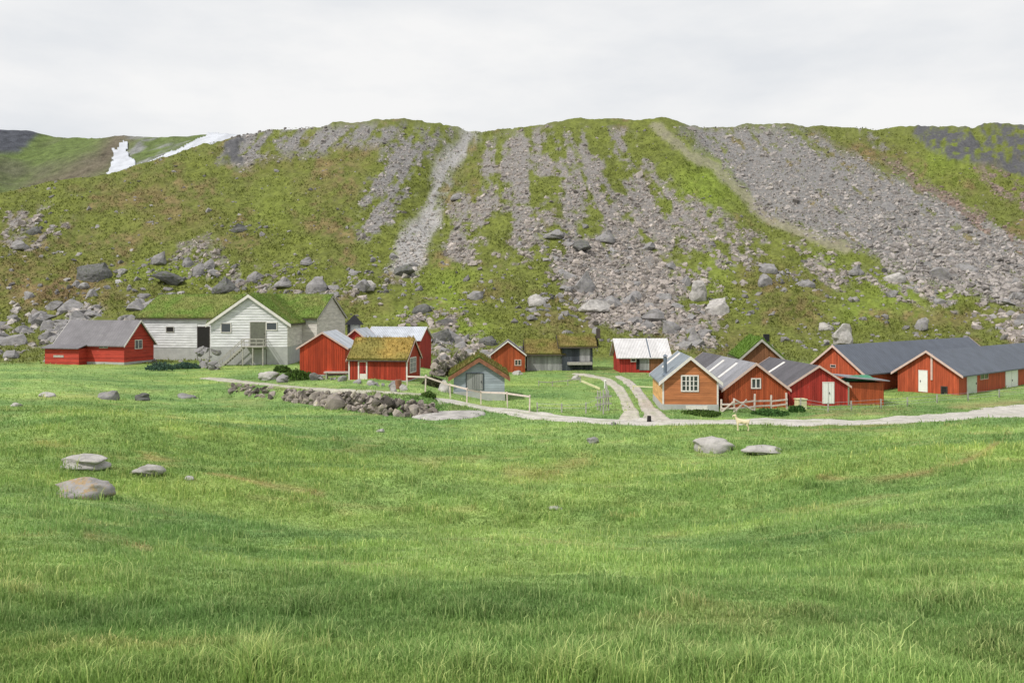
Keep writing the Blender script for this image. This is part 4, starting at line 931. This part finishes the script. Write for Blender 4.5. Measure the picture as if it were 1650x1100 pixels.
# ---- 14 brown turf hut behind
House.tc = ((.13, .22, .035), (.12, .20, .035))
H = House('hut', 'brown hut with green turf roof and short black chimney, behind the gables', 'hut', 'L', 1196, 88, -6, 1258, 7.5, 'y', 575, 548, 'brown', 'dark', turf=True, oe=.35, og=.3, t=.1, trim='greywood', board=.2)
H.block(.75, 1.6, .55, .5, H.zr - .6, H.zr + .55, 'black')
# ---- 11 ochre house
D = Dg(1100, 660); H = House('house', 'ochre boarded house with white paned window, where the wheel tracks meet the road', 'house', 'L', 1068, D, -4, 1157, 8.0, 'y', 612, 576, 'ochre', 'steel', oe=.3, og=.25, fh=.42, board=.2, corner='trim')
H.window('front', 1097, 1126, 604, 631, 4, 3, fw=.11, mw=.045); bm = bmesh.new(); bm_box(bm, -H.W / 2 - .05, -H.W / 2 - .002, .1, 7.9, .42, H.ze - .1); H.part('wall_cladding', finish(bm, 'cl'), 'ochreL')  # left wall cladding in brighter ochre, sunlight painted in
H.panel('front', 1105, 1140, 653, 662, 'trim', 'foundation_panel', .06); H.flue(0, -1.75, 1.1, .13, 1.35)
H.roof_strip(-1, 5.4, 6.3, .1, 1.5, 'trim', 'skylight')
# ---- 12 middle red gable
D = Dg(1217, 658); H = House('barn', 'rusty red barn with grey sheet roof and white skylight strips, middle of the gabled row', 'barn', 'L', 1166, D, 3, 1269, 15, 'y', 626, 586, 'brick', 'grey', oe=.2, og=.2, board=.17, trim='pink')
H.window('front', 1210, 1226, 609, 626, 2, 1, fw=.09)
for b0 in (3.3, 7.0): H.roof_strip(-1, b0, b0 + .55, .35, 1.9, 'trim', 'skylight')
for b0, b1 in ((9.2, 15.15),): H.roof_strip(-1, b0, b1, .0, H.half + .19, 'darkY', 'roof_patch', .03)
# ---- 13 right red gable and its lean-to
D = Dg(1320, 655); H = House('barn', 'deep red barn with dark roof and white double door, rightmost of the gabled row', 'barn', 'L', 1271, D + .3, 3, 1366, 11, 'y', 621, 590, 'dred', 'dark', oe=.2, og=.2, board=.15, trim='pink')
H.door('front', 1326, 1343, 616, 650, 'white_door', leaves=2, fw=.05)
H.roof_strip(-1, 6.4, 6.9, .3, 1.9, 'trim', 'skylight')
W2 = H.W / 2; xr = (1429 - 1366) / F * D; bm = bmesh.new(); bm_box(bm, W2 + .25, W2 + xr, .3, 3.6, -.8, CZ - (618 - HY) / F * D - H.z0); H.part('lean_to', finish(bm, 'lean_to'), 'brick')
bm = bmesh.new(); bm_box(bm, W2 + .01, W2 + .24, .25, .45, -.8, 1.8); H.part('post', finish(bm, 'post'), 'green_door')
zt = CZ - (616 - HY) / F * D - H.z0; bm = bmesh.new(); bm_prism(bm, [(W2 - .1, zt + .32), (W2 + xr + .3, zt + .02), (W2 + xr + .3, zt + .1), (W2 - .1, zt + .4)], lambda a, z: (a, -.1, z), lambda a, z: (a, 4.0, z)); H.part('lean_to_roof', finish(bm, 'lean_roof'), 'greyY')
# ---- 15, 16 long orange red barns
H = House('barn', 'long orange red barn with blue grey roof, rear one of the two at right', 'barn', 'L', 1389, 80, 41, 1600, 5.4, 'x', 598, 557, 'ored', 'bluer', oe=.45, og=.3, board=.18, trim='pink')
H.window('front', 1450, 1457, 595, 603, 1, 1, frame='darkwood', fw=.05); H.window('front', 1471, 1478, 595, 604, 1, 1, frame='darkwood', fw=.05)
H.window('left', 1338, 1347, 587, 592, 1, 1, frame='pink', fw=.05)
H = House('barn', 'orange red barn with three pale doors, front one of the two at right edge', 'barn', 'L', 1545, Dg(1545, 637), 42, 1720, 5.4, 'x', 601, 566, 'ored', 'bluer', oe=.45, og=.3, board=.18, trim='pink', corner=None)
H.door('left', 1481, 1494, 597, 631, 'white_door', frame='trim', fw=.05); H.door('front', 1558, 1573, 602, 635, 'green_door', fw=.05); H.door('front', 1620, 1639, 594, 631, 'white_door', fw=.08, leaves=2)
H.window('front', 1579, 1592, 601, 611, 2, 1, frame='pink', fw=.06); H.opening('left', 1516, 1527, 622, 637, name='hatch')
H.panel('left', 1500, 1503, 570, 612, 'pink', 'drain_pipe', .08); 

# ------------------------------------------------------------------ fences and small things in the village
def fence(name, label, pts, hpx, mat, rails=(.95, .55), pw=.1, rw=.11, wire=False, braces=None):
    P = [Vector(g1(*p)) for p in pts]; o = bpy.data.objects.new(name, None); COL.objects.link(o); o.location = P[0]; tag(o, label, 'fence')
    tops = []
    for i, (p, hp) in enumerate(zip(P, hpx)):
        h_ = hp / F * p.y; bm = bmesh.new(); lean = Vector((random.gauss(0, .03), random.gauss(0, .03), 0))
        bm_bar(bm, p - P[0] - Vector((0, 0, .3)), p - P[0] + Vector((0, 0, h_)) + lean * h_, pw); link('post', finish(bm, 'post', .008), M[mat], o); tops.append((p - P[0], h_))
    for r_ in rails:
        for (p, h0), (q_, h1) in zip(tops[:-1], tops[1:]):
            bm = bmesh.new(); off = Vector((0, -pw * .75, 0)); a = p + off + Vector((0, 0, h0 * r_ + random.uniform(-.03, .03))); b = q_ + off + Vector((0, 0, h1 * r_ + random.uniform(-.05, .03)))
            bm_bar(bm, a - (b - a) * .02, b + (b - a) * .02, .02 if wire else .035, .02 if wire else rw); link('wire' if wire else 'rail', finish(bm, 'rail'), M['wire' if wire else mat], o)
    if braces:
        for i, (u0, v0, u1, v1) in braces:
            (p, h0), (q_, h1) = tops[i], tops[i + 1]; bm = bmesh.new(); off = Vector((0, -pw * 1.3, 0))
            bm_bar(bm, p.lerp(q_, u0) + off + Vector((0, 0, h0 * v0)), p.lerp(q_, u1) + off + Vector((0, 0, h0 * v1)), .04, .11); link('brace', finish(bm, 'brace'), M[mat], o)
    return o
fence('fence', 'pale rail fence running in front of the blue grey shed', [(656, 622), (685, 632), (726, 643), (752, 650), (775, 652), (818, 657), (853, 666)], [17, 28, 24, 25, 22, 26, 29], 'postw', rails=(.9,), rw=.13)
fence('fence', 'pinkish rail fence with crossed braces in front of the middle red gable', [(1162, 664), (1183, 664), (1215, 663), (1242, 661), (1268, 660)], [20, 22, 28, 24, 26], 'postw', rails=(.62, .3), pw=.12, rw=.12, braces=[(0, (0, .02, 1, .95)), (1, (0, .95, 1, .05)), (1, (.05, .1, .6, .9))])
fence('fence', 'low wire fence in front of the deep red gable and the orange red barns', [(1290, 662), (1334, 664), (1372, 662), (1420, 658), (1462, 655), (1510, 650), (1560, 646), (1610, 641), (1660, 637)], [20, 16, 16, 15, 15, 14, 14, 13, 13], 'greywood', rails=(.95, .6, .3), pw=.09, wire=True)
fence('fence', 'old grey wire fence between the green field and the wheel tracks', [(866, 664), (905, 665), (944, 667), (972, 668), (980, 652), (978, 640), (975, 630)], [16, 15, 18, 34, 22, 18, 16], 'greywood', rails=(.85, .5), pw=.1, wire=True)
fence('fence', 'short pale rail between the wheel tracks and the ochre house', [(1020, 630), (1056, 634)], [9, 12], 'rwood', rails=(.8,), rw=.1)
fence('fence', 'faint wooden fence crossing the field below the dark turf roofed shed', [(868, 622), (890, 622), (915, 621), (935, 616)], [8, 8, 9, 10], 'greywood', rails=(.85,), pw=.08, rw=.08)
def prop(name, label, cat, x, y, z, me, mat, rz=0):
    o = link(name, me, M[mat]); o.location = (x, y, z); o.rotation_euler = (0, 0, rz); return tag(o, label, cat)
x, y, z = g1(953, 628); bm = bmesh.new(); bm_bar(bm, (-.9, .6, .75), (.75, -.5, .12), .09, .2); bm_bar(bm, (.5, -.2, -.1), (.45, -.2, .35), .08); prop('plank', 'pale yellowish plank leaning in the field beside the wheel tracks', 'plank', x, y, z, finish(bm, 'plank', .01), 'rwood')
x, y, z = g1(975, 626); bm = bmesh.new(); bm_bar(bm, (0, 0, -.3), (.02, 0, .8), .2); prop('gate_post', 'short white post where the wheel tracks turn off', 'post', x, y, z, finish(bm, 'post', .02), 'white_door')
x, y, z = g1(973, 662); bm = bmesh.new()
for i in range(5): bm_bar(bm, (-.5 + i * .22, 0, -.1), (-.45 + i * .22 + random.uniform(-.1, .1), .1, random.uniform(1.2, 1.6)), .12, .06)
bm_bar(bm, (-.7, -.06, .5), (.6, -.06, .55), .05, .12); bm_bar(bm, (-.7, -.06, 1.0), (.6, -.06, 1.1), .05, .12); prop('gate', 'old grey plank gate leaning at the field corner by the wheel tracks', 'gate', x, y, z, finish(bm, 'gate'), 'greywood', .3)
x, y, z = g1(1046, 681); bm = bmesh.new(); bmesh.ops.create_cone(bm, cap_ends=True, segments=10, radius1=.17, radius2=.13, depth=.55, matrix=Matrix.Translation((0, 0, .2))); prop('bollard', 'short dark stump on the gravel road below the ochre house', 'stump', x, y, z, finish(bm, 'stump', .02), 'dark')
x, y, z = g1(642, 627); bm = bmesh.new(); bmesh.ops.create_cone(bm, cap_ends=True, segments=16, radius1=.26, radius2=.26, depth=.8, matrix=Matrix.Translation((0, 0, .35))); 
for zz in (.1, .55): bmesh.ops.create_cone(bm, cap_ends=True, segments=16, radius1=.275, radius2=.275, depth=.05, matrix=Matrix.Translation((0, 0, zz)))
prop('barrel', 'dark red barrel standing against the turf roofed cottage', 'barrel', x, y, z, finish(bm, 'barrel'), 'rust')
x, y, z = g1(546, 610); bm = bmesh.new(); bm_box(bm, -1.2, 1.2, -.4, .4, .5, .6)
for xx in (-1.1, 1.1): bm_box(bm, xx - .05, xx + .05, -.35, .35, -.2, .499)
prop('bench', 'low grey bench against the bright red plank shed', 'bench', x, y, z, finish(bm, 'bench'), 'greywood')
# tarpaulin heap on the lean-to roof
def cloth(name, label, c, wx_, wy_, hz, mat, seed):
    n_ = 26; gx, gy = np.meshgrid(np.linspace(-1, 1, n_), np.linspace(-1, 1, n_)); e_ = np.maximum(np.abs(gx), np.abs(gy))
    zz = hz * (1 - e_ ** 3) * (.6 + .55 * fbm(gx * 1.6 + seed, gy * 1.6, seed, 4)); zz = np.where(e_ > .99, -.05, zz)
    i_ = np.arange(n_ * n_).reshape(n_, n_); q_ = np.stack([i_[:-1, :-1], i_[:-1, 1:], i_[1:, 1:], i_[1:, :-1]], -1).reshape(-1, 4)
    me = mesh_np(name, np.stack([gx * wx_ / 2 * (1 + .1 * fbm(gy * 2, gx, seed + 2, 2)), gy * wy_ / 2, zz], -1).reshape(-1, 3), q_, smooth=True); o = link(name, me, M[mat]); o.location = c; return tag(o, label, name)
Dl = Dg(1390, 655); cloth('tarpaulin', 'green tarpaulin heaped on the roof of the low red lean-to', ((1388 - CX) / F * (Dl + 1.8), Dl + 2.2, CZ - (612 - HY) / F * (Dl + 1.6)), 2.6, 1.7, .45, 'tarp', 4)
x, y, z = g1(1290, 660); bm = bmesh.new(); bm_box(bm, -.35, .35, -.3, .3, -.2, .75); bm_box(bm, -.4, .4, -.35, .35, .751, .82); prop('crate', 'pale wooden box in the grass below the deep red gable', 'box', x, y, z, finish(bm, 'crate', .01), 'rwood', .2)

# bushes
def bush(px, py, wpx, hpx, label, c0, c1, name='bush', group=None):
    x, y, z = g1(px, py); W_ = wpx / F * y / 2; H_ = hpx / F * y; n_ = int(700 + 500 * W_)
    a = rng.uniform(0, 2 * math.pi, n_); rr = np.sqrt(rng.uniform(0, 1, n_)); lob = 1 + .35 * fbm(np.cos(a) * 1.5 + px, np.sin(a) * 1.5, 5, 3)
    X_ = np.cos(a) * rr * W_ * lob; Y_ = np.sin(a) * rr * min(W_, 1.2) * lob; top = H_ * np.sqrt(np.clip(1 - rr ** 2 * .9, 0, 1)) * (.75 + .5 * fbm(X_ * 1.7 + px, Y_ * 1.7, 9, 3)); zz = top * rng.uniform(.1, 1, n_) ** .6
    P = np.stack([X_, Y_, zz], -1); tn = lerp(np.array(c0), np.array(c1), rng.uniform(0, 1, (n_, 1))) * rng.uniform(.6, 1.4, (n_, 1))
    V, Q, T, C = blades(P, rng.uniform(.1, .22, n_), rng.uniform(.07, .16, n_), tn, 1.3); o = bpy.data.objects.new(name, None); COL.objects.link(o); o.location = (x, y, z - .05); tag(o, label, 'bush', group)
    me = mesh_np('foliage', V, Q, T); color_attr(me, 'tint', C); link('foliage', me, M['leaf'], o)
    bm = bmesh.new()
    for i in range(7): an = i * .9; bm_bar(bm, (0, 0, -.2), (math.cos(an) * W_ * .6, math.sin(an) * W_ * .35, H_ * .7), .03)
    link('stem', finish(bm, 'stem'), M['darkwood'], o)
BL = ((.05, .10, .075), (.12, .2, .14)); GR = ((.05, .10, .02), (.12, .2, .04)); DG = ((.05, .12, .03), (.09, .2, .05))
bush(258, 597, 46, 18, 'bluish green bush at the right foot of the red cabin', *BL); bush(298, 594, 46, 13, 'low bluish green plants below the white barn wall', *BL)
bush(480, 612, 44, 22, 'leafy green bush at the right corner of the white barn', *GR); bush(455, 600, 26, 16, 'small bush in front of the white barn foundation', *GR)
bush(1240, 668, 56, 11, 'dark green clipped bush along the fence below the middle red gable', *DG); bush(1285, 664, 24, 12, 'dark bush between the middle and the deep red gables', *DG)
bush(700, 622, 40, 18, 'dark scrub between the red cottage and the blue grey shed', (.06, .07, .03), (.12, .12, .06)); bush(725, 606, 26, 16, 'brownish scrub left of the blue grey shed roof', (.07, .06, .03), (.14, .12, .06))
bush(690, 640, 26, 10, 'green weeds under the rail fence by the cottage', *GR); bush(1130, 668, 60, 5, 'low weeds along the foundation of the ochre house', *GR)
bush(960, 560, 10, 26, 'small dark bush at the right end of the dark turf roofed shed', (.05, .05, .025), (.1, .1, .04))

# goat
def goat(px, py):
    x, y, z = g1(px, py); s_ = .98
    V = []; E = []; Rr = []
    def ch(pts, par=None):
        last = par
        for (a, b, c, r_) in pts:
            V.append((a * s_, b * s_, c * s_)); Rr.append(r_ * s_); i = len(V) - 1
            if last is not None: E.append((last, i))
            last = i
        return last
    ch([(.28, 0, .62, .15)]); root = 0; b1 = ch([(.12, 0, .60, .175)], root); b2 = ch([(-.08, 0, .60, .175)], b1); sh = ch([(-.25, 0, .63, .155)], b2)
    nk = ch([(-.34, 0, .76, .095), (-.39, 0, .90, .075), (-.41, 0, .99, .08)], sh); ch([(-.49, -.01, .965, .06), (-.58, -.02, .92, .038)], nk)
    for sy in (-1, 1):
        ch([(-.40, sy * .07, 1.01, .02), (-.38, sy * .14, .99, .022), (-.37, sy * .18, .96, .01)], nk)
        ch([(-.27, sy * .10, .50, .075), (-.27, sy * .11, .32, .042), (-.255, sy * .11, .17, .03), (-.26, sy * .11, .03, .032)], sh)
        ch([(.31, sy * .10, .50, .095), (.27, sy * .11, .37, .06), (.37, sy * .11, .24, .032), (.34, sy * .11, .03, .032)], root)
    ch([(.42, 0, .68, .035), (.47, 0, .74, .02)], root); ch([(-.56, -.02, .86, .02), (-.55, -.02, .80, .01)], len(V) - len(V) + nk + 2)
    me = bpy.data.meshes.new('goat'); me.from_pydata(V, E, []); o = link('goat', me, M['goat']); o.location = (x, y, z); o.rotation_euler = (0, 0, -.15)
    sk = o.modifiers.new('skin', 'SKIN'); sk.use_smooth_shade = True
    for i, sv in enumerate(me.skin_vertices[0].data): sv.radius = (Rr[i], Rr[i] * .9); sv.use_root = (i == 0)
    sb = o.modifiers.new('sub', 'SUBSURF'); sb.levels = sb.render_levels = 2
    tag(o, 'cream coloured goat standing with raised head at the edge of the gravel road', 'goat')
    bm = bmesh.new()
    for sy in (-1, 1):
        p = [Vector((-.40, sy * .035, 1.05)), Vector((-.36, sy * .05, 1.14)), Vector((-.29, sy * .07, 1.19))]
        for a, b, r_ in ((p[0], p[1], .03), (p[1], p[2], .018)): bm_bar(bm, a * s_, b * s_, r_ * s_)
    link('horn', finish(bm, 'horn'), M['horn'], o)
goat(1196, 695)

# ------------------------------------------------------------------ grass and slope vegetation
def inside_any(x, y):
    r = np.zeros(len(x), bool)
    for mw, W_, dp in HOUSES:
        lx = mw[0][0] * x + mw[0][1] * y + mw[0][3]; ly = mw[1][0] * x + mw[1][1] * y + mw[1][3]
        r |= (abs(lx) < W_ / 2 + .1) & (ly > -.1) & (ly < dp + .1)
    return r
def meadow_grass(n_, y0, y1, h0, h1, wk, name, label):
    px = rng.uniform(-300, 1950, n_); py = rng.uniform(y0, y1, n_); x, y, z = ground(px, py)
    y = y + rng.uniform(-.5, .5, n_) * (.35 + .012 * y); x = x + rng.normal(0, .01, n_) * y * .1; z = height(x, y)
    ok = (y > 1.5) & (y < 128) & ~on_road(x, y, rng.normal(-.12, .2, n_)); ok &= ~inside_any(x, y); x, y, z = x[ok], y[ok], z[ok]; px, py = proj(x, y, z)
    c, dry = meadow_color(x, y, px, py); cl = fbm(x * .7, y * .7, 71, 3); cl2 = fbm(x * 2.3, y * 2.3, 73, 2)
    H_ = lerp(h0, h1, rng.uniform(0, 1, len(x))) * (1 + .9 * cl) * (1 + .6 * cl2 + 1.1 * ss(.3, .6, cl2)) * (1 - .7 * dry) * (1 - .45 * ss(55, 75, y)) * (.55 + .45 * ss(15, 42, y)); H_ = np.clip(H_, .03, .26)
    for rx_, ry_, rw_ in FGR: H_ = H_ * (1 + .7 * ss(rw_ * .5 + .45, rw_ * .5, np.hypot(x - rx_, (y - ry_) * 1.25)))
    tn = c * rng.uniform(.8, 1.45, (len(x), 1)) * (1 + .3 * cl)[:, None]; pale = rng.uniform(size=len(x)) < .06 + .06 * (cl2 > .2); tn[pale] = tn[pale] * np.array([1.9, 1.5, 1.9]); H_[pale] *= 1.5
    V, Q, T, C = blades(np.stack([x, y, z], -1), H_, .004 + wk * y * rng.uniform(.6, 1.4, len(x)), tn, .8)
    me = mesh_np(name, V, Q, T); color_attr(me, 'tint', C); tag(link(name, me, M['leaf']), label, 'grass', kind='stuff')
meadow_grass(500000, 655, 1112, .05, .17, .0007, 'meadow_grass', 'lush green meadow grass in the foreground')
meadow_grass(70000, 575, 665, .06, .22, .0007, 'village_grass', 'green grass between the red sheds and the gravel road')
def slope_plants(n_):
    px = rng.uniform(-60, 1710, n_); py = rng.uniform(206, 600, n_); x, y, z = ground(px, py)
    x = x + rng.normal(0, .3, n_); y = y + rng.normal(0, .5, n_); z = height(x, y); m = slope_masks(x, y, z); sm = np.maximum(m[2], np.maximum(m[4], m[5])) * ss(112, 122, y)
    cl = fbm(x * .22, y * .22, 81, 3)
    ok = (y > 119 + 8 * cl) & (rng.uniform(size=n_) < (1 - sm * .93) * ss(-.35, .25, cl + .15)) & (y < 325) & ~inside_any(x, y)
    x, y, z, cl = x[ok], y[ok], z[ok], cl[ok]; m = [a[ok] for a in m]; c = hill_color(m)
    tn = c * rng.uniform(.8, 1.3, (len(x), 1)) * (1 + .2 * cl)[:, None]; H_ = rng.uniform(.1, .36, len(x)) * (1 + 1.2 * np.maximum(cl, 0)); Wd = rng.uniform(.12, .38, len(x)) * y / 200
    V, Q, T, C = blades(np.stack([x, y, z], -1), H_, Wd, tn, 1.0); me = mesh_np('heath', V, Q, T); color_attr(me, 'tint', C); tag(link('heath', me, M['heath']), 'green and brown heath and grass tufts on the mountainside', 'heath', kind='stuff')
slope_plants(150000)
